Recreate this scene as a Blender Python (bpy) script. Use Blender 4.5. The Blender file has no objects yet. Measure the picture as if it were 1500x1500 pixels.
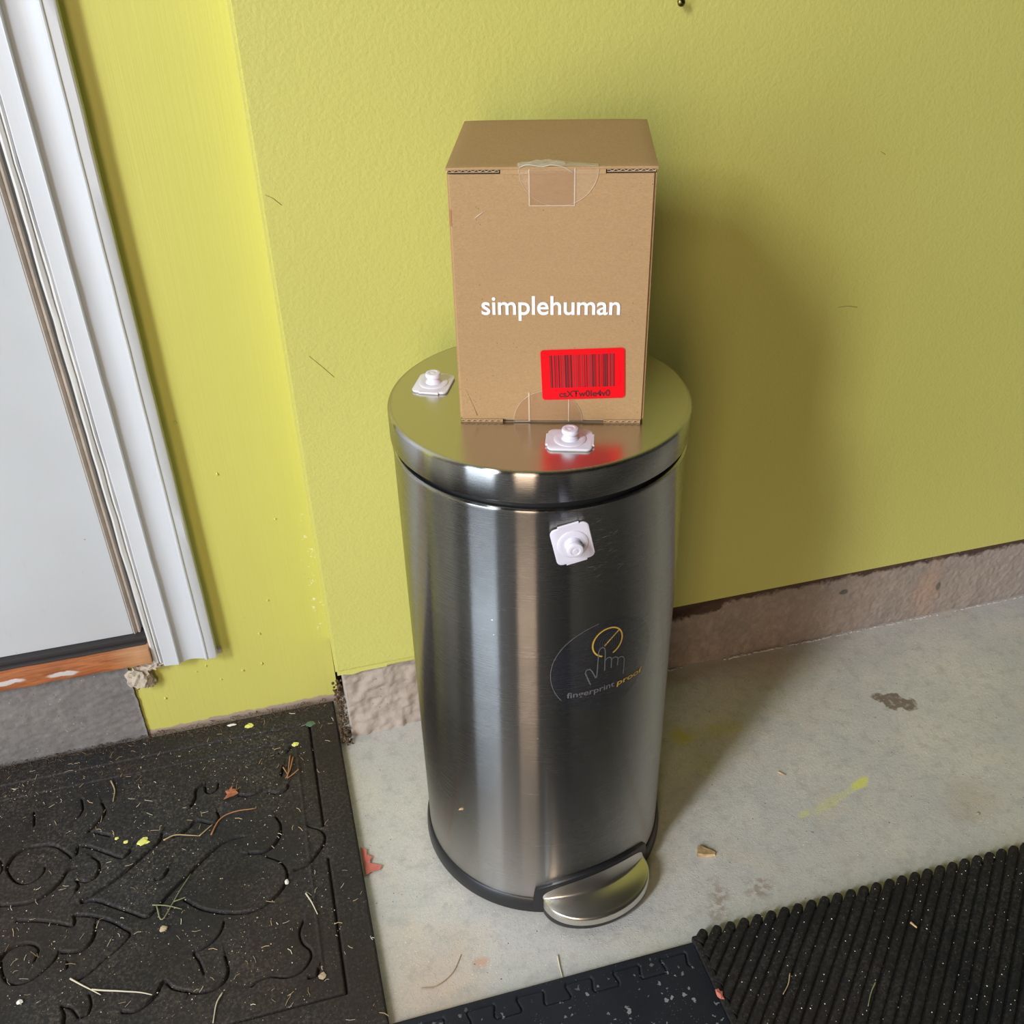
import bpy, bmesh, math, random
import numpy as np
from mathutils import Vector, Matrix, noise
random.seed(7)
rng = np.random.RandomState(5)
PI = math.pi
R = math.radians
scn = bpy.context.scene
COL = scn.collection

# ------------------------------------------------------------------ camera
cam = bpy.data.cameras.new('camera')
cam.sensor_width = 36
cam.lens = 35.229
cam.clip_start = 0.02
cam_o = bpy.data.objects.new('camera', cam)
COL.objects.link(cam_o)
M = Matrix(((0.96498695, 0.16267297, -0.20576126, -0.24898535),
            (-0.26136685, 0.53030802, -0.80651148, -1.06247414),
            (-0.02208077, 0.83205223, 0.55425764, 1.0720906),
            (0, 0, 0, 1)))
cam_o.matrix_world = M
scn.camera = cam_o

# ------------------------------------------------------------------ view, world, lights
vs = scn.view_settings
vs.view_transform = 'Standard'
vs.look = 'None'
vs.gamma = 1
vs.use_curve_mapping = False
vs.exposure = 0.9
world = bpy.data.worlds.new('world')
scn.world = world
world.use_nodes = True
world.node_tree.nodes['Background'].inputs[0].default_value = (1.0, 0.84, 0.66, 1)
world.node_tree.nodes['Background'].inputs[1].default_value = 0.08


def area(name, loc, target, sx, sy, power, col, shape='RECTANGLE'):
    l = bpy.data.lights.new(name, 'AREA')
    l.shape = shape
    l.size = sx
    l.size_y = sy
    l.energy = power
    l.color = col
    o = bpy.data.objects.new(name, l)
    COL.objects.link(o)
    o.location = loc
    d = Vector(target) - Vector(loc)
    o.rotation_euler = d.to_track_quat('-Z', 'Y').to_euler()
    return o


def polar(az, dist, z):
    # azimuth in degrees measured from -Y (out of the wall) towards -X, seen from the can
    return (-math.sin(R(az)) * dist, -0.2 - math.cos(R(az)) * dist, z)


# daylight through the open garage door on the left, behind the photographer
area('daylight_window', polar(53, 4.1, 3.25), (0, -0.2, 0.6), 0.48, 1.3, 77, (0.97, 0.98, 1.0))
area('garage_door_opening', polar(57, 3.9, 1.3), (0, -0.2, 0.6), 1.40, 2.6, 50, (0.72, 0.85, 1.0))
area('interior_doorway_light', polar(26, 3.4, 1.3), (0, -0.2, 0.6), 0.80, 2.2, 23, (1.0, 0.74, 0.52))

# ------------------------------------------------------------------ helpers: nodes


def srgb(r, g, b, a=1):
    f = lambda c: (c / 255 / 12.92) if c / 255 <= 0.04045 else ((c / 255 + 0.055) / 1.055) ** 2.4
    return (f(r), f(g), f(b), a)


class NT:
    def __init__(self, name):
        self.m = bpy.data.materials.new(name)
        self.m.use_nodes = True
        self.t = self.m.node_tree
        self.b = self.t.nodes['Principled BSDF']
        self.out = self.t.nodes['Material Output']
        self.tc = self.n('ShaderNodeTexCoord')
        self.obj = self.tc.outputs['Object']

    def n(self, typ, **kw):
        x = self.t.nodes.new(typ)
        for k, v in kw.items():
            if k.startswith('i_'):
                k2 = k[2:]
                k2 = int(k2) if k2.isdigit() else k2.replace('_', ' ')
                self.inp(x, k2, v)
            else:
                setattr(x, k, v)
        return x

    def inp(self, node, key, v):
        s = node.inputs[key]
        if isinstance(v, bpy.types.NodeSocket):
            self.t.links.new(v, s)
        else:
            s.default_value = v

    def set(self, key, v):
        self.inp(self.b, key, v)

    def map(self, vec=None, scale=(1, 1, 1), loc=(0, 0, 0), rot=(0, 0, 0)):
        x = self.n('ShaderNodeMapping')
        self.inp(x, 'Vector', vec if vec is not None else self.obj)
        x.inputs['Scale'].default_value = scale
        x.inputs['Location'].default_value = loc
        x.inputs['Rotation'].default_value = rot
        return x.outputs[0]

    def noise(self, scale, detail=3, rough=0.55, vec=None, dist=0):
        x = self.n('ShaderNodeTexNoise')
        self.inp(x, 'Vector', vec if vec is not None else self.obj)
        x.inputs['Scale'].default_value = scale
        x.inputs['Detail'].default_value = detail
        x.inputs['Roughness'].default_value = rough
        x.inputs['Distortion'].default_value = dist
        return x.outputs['Fac']

    def vor(self, scale, vec=None, out='Distance', feature='F1', rnd=1):
        x = self.n('ShaderNodeTexVoronoi', feature=feature)
        self.inp(x, 'Vector', vec if vec is not None else self.obj)
        x.inputs['Scale'].default_value = scale
        x.inputs['Randomness'].default_value = rnd
        return x.outputs[out]

    def ramp(self, f, a, b, ca=0.0, cb=1.0):
        x = self.n('ShaderNodeMapRange')
        x.clamp = True
        self.inp(x, 'Value', f)
        x.inputs['From Min'].default_value = a
        x.inputs['From Max'].default_value = b
        x.inputs['To Min'].default_value = ca
        x.inputs['To Max'].default_value = cb
        return x.outputs[0]

    def math(self, op, a, b=0.0):
        x = self.n('ShaderNodeMath', operation=op)
        self.inp(x, 0, a)
        self.inp(x, 1, b)
        return x.outputs[0]

    def mix(self, f, a, b):
        x = self.n('ShaderNodeMix', data_type='RGBA')
        self.inp(x, 0, f)
        self.inp(x, 6, a)
        self.inp(x, 7, b)
        return x.outputs[2]

    def bump(self, h, strength=0.3, dist=0.001, normal=None):
        x = self.n('ShaderNodeBump')
        self.inp(x, 'Height', h)
        x.inputs['Strength'].default_value = strength
        x.inputs['Distance'].default_value = dist
        if normal is not None:
            self.inp(x, 'Normal', normal)
        return x.outputs[0]

    def blob(self, c, r, rot=0, warp=0.02, wscale=60, soft=0.3, vec=None):
        # irregular patch mask around point c with radii r (metres), rotated in the XY plane
        v = vec if vec is not None else self.obj
        w = self.n('ShaderNodeTexNoise')
        self.inp(w, 'Vector', v)
        w.inputs['Scale'].default_value = wscale
        w.inputs['Detail'].default_value = 4
        s = self.n('ShaderNodeVectorMath', operation='SUBTRACT')
        self.inp(s, 0, w.outputs['Color'])
        s.inputs[1].default_value = (0.5, 0.5, 0.5)
        sc = self.n('ShaderNodeVectorMath', operation='SCALE')
        self.inp(sc, 0, s.outputs[0])
        sc.inputs['Scale'].default_value = warp
        ad = self.n('ShaderNodeVectorMath', operation='ADD')
        self.inp(ad, 0, v)
        self.inp(ad, 1, sc.outputs[0])
        su = self.n('ShaderNodeVectorMath', operation='SUBTRACT')
        self.inp(su, 0, ad.outputs[0])
        su.inputs[1].default_value = c
        ro = self.n('ShaderNodeVectorRotate', rotation_type='Z_AXIS')
        self.inp(ro, 'Vector', su.outputs[0])
        ro.inputs['Angle'].default_value = -rot
        dv = self.n('ShaderNodeVectorMath', operation='DIVIDE')
        self.inp(dv, 0, ro.outputs[0])
        dv.inputs[1].default_value = (r[0], r[1], r[2] if len(r) > 2 else 1)
        le = self.n('ShaderNodeVectorMath', operation='LENGTH')
        self.inp(le, 0, dv.outputs[0])
        return self.ramp(le.outputs['Value'], 1.0, 1.0 - soft, 0, 1)


def simple(name, col, rough=0.5, metal=0.0, spec=0.5, nscale=None, namp=0.15, bump=0.0, bscale=300, bdist=0.0005, coat=0):
    t = NT(name)
    if nscale:
        dk = tuple(c * (1 - namp) for c in col[:3]) + (1,)
        lt = tuple(min(1, c * (1 + namp)) for c in col[:3]) + (1,)
        t.set('Base Color', t.mix(t.ramp(t.noise(nscale), 0.3, 0.7), dk, lt))
    else:
        t.set('Base Color', col)
    t.set('Roughness', rough)
    t.set('Metallic', metal)
    t.set('Specular IOR Level', spec)
    if coat:
        t.set('Coat Weight', coat)
    if bump:
        t.set('Normal', t.bump(t.noise(bscale, 4), bump, bdist))
    return t.m


# ------------------------------------------------------------------ materials
YEL = (0.615, 0.575, 0.125)


def m_wall():
    t = NT('yellow_orange_peel_paint')
    n1 = t.noise(2.0, 2)
    base = t.mix(t.ramp(n1, 0.3, 0.7), (0.598, 0.590, 0.160, 1), (0.622, 0.607, 0.168, 1))
    sc = t.ramp(t.noise(9, 5, 0.7), 0.66, 0.72)
    base = t.mix(t.math('MULTIPLY', sc, 0.12), base, (0.68, 0.64, 0.24, 1))
    t.set('Base Color', base)
    t.set('Roughness', t.ramp(n1, 0.3, 0.7, 0.42, 0.5))
    t.set('Specular IOR Level', 0.4)
    h = t.math('ADD', t.math('MULTIPLY', t.noise(230, 2, 0.5), 1.0), t.math('MULTIPLY', t.noise(75, 3, 0.5), 0.8))
    bl = t.ramp(t.vor(38), 0.06, 0.02)
    h = t.math('ADD', h, t.math('MULTIPLY', bl, t.ramp(t.noise(14), 0.58, 0.62, 0, 1.2)))
    t.set('Normal', t.bump(h, 0.45, 0.0011))
    return t.m


def m_strip():
    t = NT('yellow_brushed_board_paint')
    st = t.noise(1.0, 3, 0.6, vec=t.map(scale=(260, 1, 5)))
    n1 = t.noise(3, 3)
    base = t.mix(t.ramp(n1, 0.3, 0.7), (0.590, 0.570, 0.138, 1), (0.615, 0.592, 0.148, 1))
    # chips of bare white board near the right-hand corner
    ch = t.math('MULTIPLY', t.ramp(t.noise(90, 5, 0.7, dist=0.5), 0.60, 0.63), t.blob((-0.245, 0.079, 0.24), (0.012, 1, 0.13), soft=0.5))
    base = t.mix(ch, base, (0.80, 0.78, 0.55, 1))
    dk = t.ramp(t.vor(55), 0.035, 0.02)
    base = t.mix(t.math('MULTIPLY', dk, t.ramp(t.noise(21), 0.6, 0.62)), base, (0.25, 0.22, 0.05, 1))
    # bare dusty line where the paint stops above the floor
    lo = t.n('ShaderNodeSeparateXYZ')
    t.inp(lo, 0, t.obj)
    z = t.math('ADD', lo.outputs[2], t.math('MULTIPLY', t.math('SUBTRACT', t.noise(70, 4), 0.5), 0.012))
    base = t.mix(t.ramp(z, 0.0165, 0.0145), base, (0.42, 0.33, 0.26, 1))
    t.set('Base Color', base)
    t.set('Roughness', 0.42)
    h = t.math('ADD', t.math('MULTIPLY', st, 0.9), t.math('MULTIPLY', t.noise(25, 4), 0.7))
    t.set('Normal', t.bump(h, 0.2, 0.0013))
    return t.m


def m_white(name, base=(0.60, 0.625, 0.655), dirty=0.5):
    t = NT(name)
    n = t.noise(5, 4, 0.6)
    c = t.mix(t.ramp(n, 0.3, 0.75), tuple(base) + (1,), tuple(x * 0.93 for x in base) + (1,))
    sp = t.math('MULTIPLY', t.ramp(t.vor(48), 0.05, 0.03), t.ramp(t.noise(17), 0.60, 0.63))
    c = t.mix(sp, c, (0.28, 0.26, 0.24, 1))
    gr = t.math('MULTIPLY', t.ramp(t.noise(30, 6, 0.75, vec=t.map(scale=(2.4, 1, 0.7))), 0.60, 0.75), dirty)
    c = t.mix(gr, c, (0.42, 0.38, 0.33, 1))
    t.set('Base Color', c)
    t.set('Roughness', 0.35)
    t.set('Normal', t.bump(t.noise(1, 4, 0.6, vec=t.map(scale=(180, 180, 9))), 0.12, 0.0008))
    return t.m


def m_concrete_floor():
    t = NT('worn_concrete_slab')
    big = t.noise(2.2, 4, 0.6)
    mid = t.noise(11, 5, 0.65)
    c = t.mix(t.ramp(big, 0.35, 0.65), (0.52, 0.52, 0.50, 1), (0.64, 0.62, 0.57, 1))
    c = t.mix(t.ramp(mid, 0.35, 0.7), c, (0.50, 0.51, 0.50, 1))
    c = t.mix(t.math('MULTIPLY', t.ramp(t.noise(7, 4, 0.6, dist=1), 0.55, 0.75), 0.5), c, (0.62, 0.54, 0.42, 1))
    # pinkish wash close to the doormat
    c = t.mix(t.math('MULTIPLY', t.blob((-0.19, -0.42, 0), (0.09, 0.12), warp=0.1, wscale=12, soft=0.8), 0.5), c, (0.62, 0.44, 0.32, 1))
    c = t.mix(t.math('MULTIPLY', t.blob((-0.130, -0.397, 0), (0.012, 0.009), warp=0.01, soft=0.6), 0.6), c, (0.60, 0.30, 0.18, 1))
    # aggregate: pale grains and dark pits
    v1 = t.ramp(t.vor(330), 0.30, 0.12)
    msk = t.ramp(t.noise(16, 3), 0.42, 0.62)
    c = t.mix(t.math('MULTIPLY', t.math('MULTIPLY', v1, msk), 0.95), c, (0.78, 0.73, 0.62, 1))
    v3 = t.math('MULTIPLY', t.ramp(t.vor(150), 0.16, 0.08), t.ramp(t.noise(40), 0.55, 0.6))
    c = t.mix(t.math('MULTIPLY', v3, 0.75), c, (0.80, 0.78, 0.70, 1))
    v2 = t.math('MULTIPLY', t.ramp(t.vor(95, vec=t.map(loc=(3, 1, 0))), 0.10, 0.05), t.ramp(t.noise(23), 0.55, 0.6))
    c = t.mix(t.math('MULTIPLY', v2, 0.8), c, (0.12, 0.11, 0.10, 1))
    # soft grey mottling
    c = t.mix(t.ramp(t.noise(55, 5, 0.65), 0.50, 0.70, 0, 0.5), c, (0.33, 0.33, 0.32, 1))
    c = t.mix(t.ramp(t.noise(260, 3, 0.6), 0.5, 0.75, 0, 0.4), c, (0.36, 0.35, 0.33, 1))
    # named stains
    br = t.blob((0.560, -0.158, 0), (0.036, 0.016), rot=R(-38), warp=0.030, wscale=55, soft=0.18)
    c = t.mix(t.math('MULTIPLY', t.math('MULTIPLY', br, t.ramp(t.noise(120, 4), 0.36, 0.48, 0.5, 1)), 0.85), c, (0.145, 0.098, 0.070, 1))
    for p, r_, ro in (((0.165, -0.402, 0), (0.016, 0.040), -20), ((0.222, -0.396, 0), (0.024, 0.017), 10)):
        st = t.blob(p, r_, rot=R(ro), warp=0.035, wscale=45, soft=0.6)
        st = t.math('MULTIPLY', st, t.ramp(t.noise(130, 4), 0.42, 0.56))
        c = t.mix(t.math('MULTIPLY', st, 0.65), c, (0.30, 0.225, 0.17, 1))
    for p, r_, ro, k in (((0.427, -0.284, 0), (0.019, 0.0085), 25, 0.85), ((0.378, -0.300, 0), (0.05, 0.008), 18, 0.28), ((0.329, -0.309, 0), (0.012, 0.006), 20, 0.4)):
        st = t.blob(p, r_, rot=R(ro), warp=0.012, wscale=110, soft=0.35)
        c = t.mix(t.math('MULTIPLY', st, k), c, (0.72, 0.74, 0.16, 1))
    for p, r_, k in (((0.228, -0.135, 0), (0.026, 0.022), 0.7), ((0.290, -0.140, 0), (0.05, 0.022), 0.38), ((0.24, -0.19, 0), (0.03, 0.03), 0.2)):
        st = t.blob(p, r_, warp=0.045, wscale=40, soft=0.7)
        c = t.mix(t.math('MULTIPLY', st, k), c, (0.50, 0.48, 0.03, 1))
    for p, r_, k in (((0.55, -0.35, 0), (0.06, 0.04), 0.35), ((0.45, -0.05, 0), (0.13, 0.05), 0.3), ((0.30, -0.02, 0), (0.3, 0.022), 0.5)):
        st = t.blob(p, r_, warp=0.06, wscale=20, soft=0.8)
        c = t.mix(t.math('MULTIPLY', st, k), c, (0.40, 0.31, 0.22, 1))
    t.set('Base Color', c)
    t.set('Roughness', t.ramp(mid, 0.3, 0.7, 0.42, 0.62))
    h = t.math('ADD', t.math('MULTIPLY', t.noise(180, 4, 0.6), 0.5), t.math('MULTIPLY', v1, 0.35))
    h = t.math('SUBTRACT', h, t.math('MULTIPLY', v2, 1.5))
    t.set('Normal', t.bump(h, 0.6, 0.0013))
    return t.m


def m_curb(name='rough_foundation_concrete', a=(0.34, 0.27, 0.225), b=(0.27, 0.235, 0.21), stain=True):
    t = NT(name)
    c = t.mix(t.ramp(t.noise(9, 4), 0.35, 0.65), tuple(a) + (1,), tuple(b) + (1,))
    c = t.mix(t.math('MULTIPLY', t.ramp(t.noise(60, 5, 0.7), 0.45, 0.7), 0.5), c, tuple(min(1, x * 1.5) for x in a) + (1,))
    if stain:
        sx = t.n('ShaderNodeSeparateXYZ')
        t.inp(sx, 0, t.obj)
        # paler towards the right hand end and at the left stub
        c = t.mix(t.ramp(sx.outputs[0], 0.45, 0.95, 0, 0.55), c, (0.42, 0.38, 0.35, 1))
        c = t.mix(t.ramp(sx.outputs[0], -0.09, -0.16, 0, 0.75), c, (0.44, 0.385, 0.33, 1))
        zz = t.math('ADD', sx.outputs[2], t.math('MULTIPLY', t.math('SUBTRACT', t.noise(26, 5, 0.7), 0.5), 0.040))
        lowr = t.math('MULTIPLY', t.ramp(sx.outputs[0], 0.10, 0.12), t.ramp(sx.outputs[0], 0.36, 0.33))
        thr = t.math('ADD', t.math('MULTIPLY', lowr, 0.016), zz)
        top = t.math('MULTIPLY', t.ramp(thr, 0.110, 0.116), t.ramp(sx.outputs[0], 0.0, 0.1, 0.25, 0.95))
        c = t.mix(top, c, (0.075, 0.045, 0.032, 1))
        rs = t.math('MULTIPLY', t.blob((0.20, 0, 0.03), (0.022, 1, 0.07), warp=0.02, soft=0.8), 0.45)
        c = t.mix(rs, c, (0.42, 0.14, 0.06, 1))
        rs = t.math('MULTIPLY', t.blob((0.71, 0, 0.06), (0.03, 1, 0.08), warp=0.05, soft=0.8), 0.35)
        c = t.mix(rs, c, (0.55, 0.32, 0.20, 1))
        sp = t.blob((0.555, 0, 0.086), (0.010, 1, 0.006), warp=0.005, soft=0.4)
        c = t.mix(t.math('MULTIPLY', sp, 0.85), c, (0.10, 0.10, 0.09, 1))
        sp = t.blob((0.730, 0, 0.058), (0.006, 1, 0.010), warp=0.008, soft=0.4)
        c = t.mix(t.math('MULTIPLY', sp, 0.8), c, (0.13, 0.12, 0.10, 1))
    pt = t.math('MULTIPLY', t.ramp(t.vor(110), 0.12, 0.06), t.ramp(t.noise(31), 0.5, 0.56))
    c = t.mix(t.math('MULTIPLY', pt, 0.8), c, (0.07, 0.06, 0.055, 1))
    wt = t.math('MULTIPLY', t.ramp(t.vor(140, vec=t.map(loc=(5, 2, 1))), 0.16, 0.08), t.ramp(t.noise(27), 0.5, 0.6))
    c = t.mix(t.math('MULTIPLY', wt, 0.7), c, (0.55, 0.50, 0.45, 1))
    t.set('Base Color', c)
    t.set('Roughness', 0.8)
    t.set('Specular IOR Level', 0.25)
    h = t.math('ADD', t.noise(90, 6, 0.7), t.math('MULTIPLY', t.ramp(t.vor(120), 0.3, 0.0), 0.4))
    t.set('Normal', t.bump(h, 0.42, 0.0018))
    return t.m


def m_cardboard(name, col):
    t = NT(name)
    fib = t.noise(1, 4, 0.7, vec=t.map(scale=(500, 500, 900)))
    c = t.mix(t.ramp(fib, 0.3, 0.75), tuple(x * 0.84 for x in col) + (1,), tuple(x * 1.14 for x in col) + (1,))
    cor = t.noise(1, 2, 0.5, vec=t.map(scale=(14, 14, 110)))
    c = t.mix(t.ramp(cor, 0.3, 0.7, 0, 0.14), c, tuple(x * 0.8 for x in col) + (1,))
    dk = t.math('MULTIPLY', t.ramp(t.vor(210), 0.13, 0.06), t.ramp(t.noise(40), 0.55, 0.6))
    c = t.mix(dk, c, tuple(x * 0.35 for x in col) + (1,))
    c = t.mix(t.ramp(t.noise(12, 3), 0.45, 0.75, 0, 0.25), c, tuple(x * 0.88 for x in col) + (1,))
    t.set('Base Color', c)
    t.set('Roughness', 0.72)
    t.set('Specular IOR Level', 0.25)
    t.set('Normal', t.bump(t.math('ADD', fib, t.math('MULTIPLY', cor, 1.4)), 0.16, 0.0006))
    return t.m


def m_tape(name, tint=(0.80, 0.66, 0.50), alpha=0.12, rough=0.12):
    t = NT(name)
    t.set('Base Color', tuple(tint) + (1,))
    t.set('Roughness', rough)
    t.set('Alpha', alpha)
    t.set('Specular IOR Level', 0.8)
    t.set('Coat Weight', 0.6)
    t.set('Normal', t.bump(t.noise(120, 3), 0.35, 0.0008))
    return t.m


def m_brushed(name, axis='Z', rough=0.2563, aniso=0.756, col=(0.50, 0.49, 0.48), isotop=False):
    t = NT(name)
    t.set('Metallic', 1.0)
    if axis == 'Z':
        fine = t.noise(1, 4, 0.7, vec=t.map(scale=(25, 25, 2200)))
    else:
        fine = t.noise(1, 4, 0.7, vec=t.map(scale=(15, 900, 900)))
    sm = t.noise(6, 4, 0.6)
    c = t.mix(t.ramp(fine, 0.25, 0.75), tuple(x * 0.97 for x in col) + (1,), tuple(min(1, x * 1.03) for x in col) + (1,))
    spk = t.math('MULTIPLY', t.ramp(t.vor(120), 0.07, 0.035), t.ramp(t.noise(22), 0.6, 0.66))
    c = t.mix(t.math('MULTIPLY', spk, 0.7), c, (0.8, 0.78, 0.72, 1))
    t.set('Base Color', c)
    r = t.math('ADD', t.ramp(fine, 0.2, 0.8, rough - 0.012, rough + 0.015), t.ramp(sm, 0.3, 0.8, 0, 0.03))
    r = t.math('ADD', r, t.math('MULTIPLY', spk, 0.4))
    t.set('Roughness', r)
    if not isotop:
        # Beckmann lobe stretched across the circumferential brushing
        g = t.n('ShaderNodeBsdfAnisotropic', distribution='BECKMANN')
        t.inp(g, 'Color', c)
        t.inp(g, 'Roughness', r)
        g.inputs['Anisotropy'].default_value = aniso
        g.inputs['Rotation'].default_value = ANROT
        tg = t.n('ShaderNodeTangent', direction_type='RADIAL', axis='Z')
        t.inp(g, 'Tangent', tg.outputs[0])
        t.inp(g, 'Normal', t.bump(t.noise(9, 2), 0.02, 0.002))
        t.inp(t.out, 'Surface', g.outputs[0])
        return t.m
    t.set('Normal', t.bump(fine, 0.03, 0.0003))
    return t.m


ANROT = 0.0


def m_rubber(name, col=(0.020, 0.021, 0.024), dust=0.5, flecks=False, rough=0.62):
    t = NT(name)
    c = t.mix(t.ramp(t.noise(6, 5, 0.6), 0.3, 0.7), tuple(col) + (1,), tuple(x * 1.7 for x in col) + (1,))
    if dust:
        d = t.math('MULTIPLY', t.ramp(t.noise(260, 5, 0.75), 0.46, 0.72), t.ramp(t.noise(7, 4, 0.6), 0.30, 0.72))
        c = t.mix(t.math('MULTIPLY', d, dust), c, (0.20, 0.17, 0.13, 1))
        sp = t.math('MULTIPLY', t.ramp(t.vor(260), 0.16, 0.08), t.ramp(t.noise(60), 0.5, 0.6))
        c = t.mix(t.math('MULTIPLY', sp, dust), c, (0.42, 0.38, 0.30, 1))
        wr = t.math('MULTIPLY', t.ramp(t.noise(3.2, 3, vec=t.map(loc=(2, 0, 0))), 0.40, 0.62), dust * 0.7)
        c = t.mix(wr, c, (0.036, 0.026, 0.020, 1))
    if flecks:
        v = t.n('ShaderNodeTexVoronoi')
        vv = t.map(scale=(1, 1, 0.01))
        wn = t.n('ShaderNodeTexNoise')
        t.inp(wn, 'Vector', t.obj)
        wn.inputs['Scale'].default_value = 220
        ad = t.n('ShaderNodeVectorMath', operation='MULTIPLY_ADD')
        t.inp(ad, 0, wn.outputs['Color'])
        ad.inputs[1].default_value = (0.009, 0.009, 0)
        t.inp(ad, 2, vv)
        t.inp(v, 'Vector', ad.outputs[0])
        v.inputs['Scale'].default_value = 135
        sep = t.n('ShaderNodeSeparateColor')
        t.inp(sep, 0, v.outputs['Color'])
        size = t.ramp(sep.outputs[0], 0.45, 1.0, 0.04, 0.36)
        f = t.ramp(t.math('SUBTRACT', size, v.outputs['Distance']), 0.0, 0.03)
        pos = t.n('ShaderNodeSeparateXYZ')
        t.inp(pos, 0, t.obj)
        f = t.math('MULTIPLY', f, t.ramp(pos.outputs[1], -0.452, -0.475, 0.35, 1))
        c = t.mix(f, c, t.mix(sep.outputs[1], (0.13, 0.15, 0.165, 1), (0.25, 0.265, 0.27, 1)))
        v2 = t.math('MULTIPLY', t.ramp(t.vor(300), 0.14, 0.08), t.ramp(t.noise(30), 0.5, 0.6))
        c = t.mix(t.math('MULTIPLY', v2, 0.6), c, (0.30, 0.31, 0.31, 1))
    t.set('Base Color', c)
    t.set('Roughness', rough)
    t.set('Specular IOR Level', 0.18)
    t.set('Normal', t.bump(t.noise(420, 4, 0.7), 0.35, 0.0006))
    return t.m


def m_wood():
    t = NT('worn_threshold_wood')
    g = t.noise(1, 5, 0.65, vec=t.map(scale=(14, 120, 160)), dist=0.6)
    c = t.mix(t.ramp(g, 0.35, 0.7), (0.50, 0.17, 0.055, 1), (0.22, 0.065, 0.025, 1))
    c = t.mix(t.ramp(t.noise(1, 3, vec=t.map(scale=(25, 100, 100))), 0.55, 0.75, 0, 0.6), c, (0.55, 0.27, 0.10, 1))
    x = t.n('ShaderNodeSeparateXYZ')
    t.inp(x, 0, t.obj)
    c = t.mix(t.ramp(x.outputs[0], -0.53, -0.49, 0, 0.6), c, (0.62, 0.38, 0.20, 1))
    for p in ((-0.588, 0.06, 0.163), (-0.655, 0.06, 0.165)):
        c = t.mix(t.blob(p, (0.022, 1, 0.0045), warp=0.008, wscale=90, soft=0.3), c, (0.62, 0.58, 0.56, 1))
    t.set('Base Color', c)
    t.set('Roughness', 0.55)
    t.set('Normal', t.bump(g, 0.4, 0.0015))
    return t.m


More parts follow.
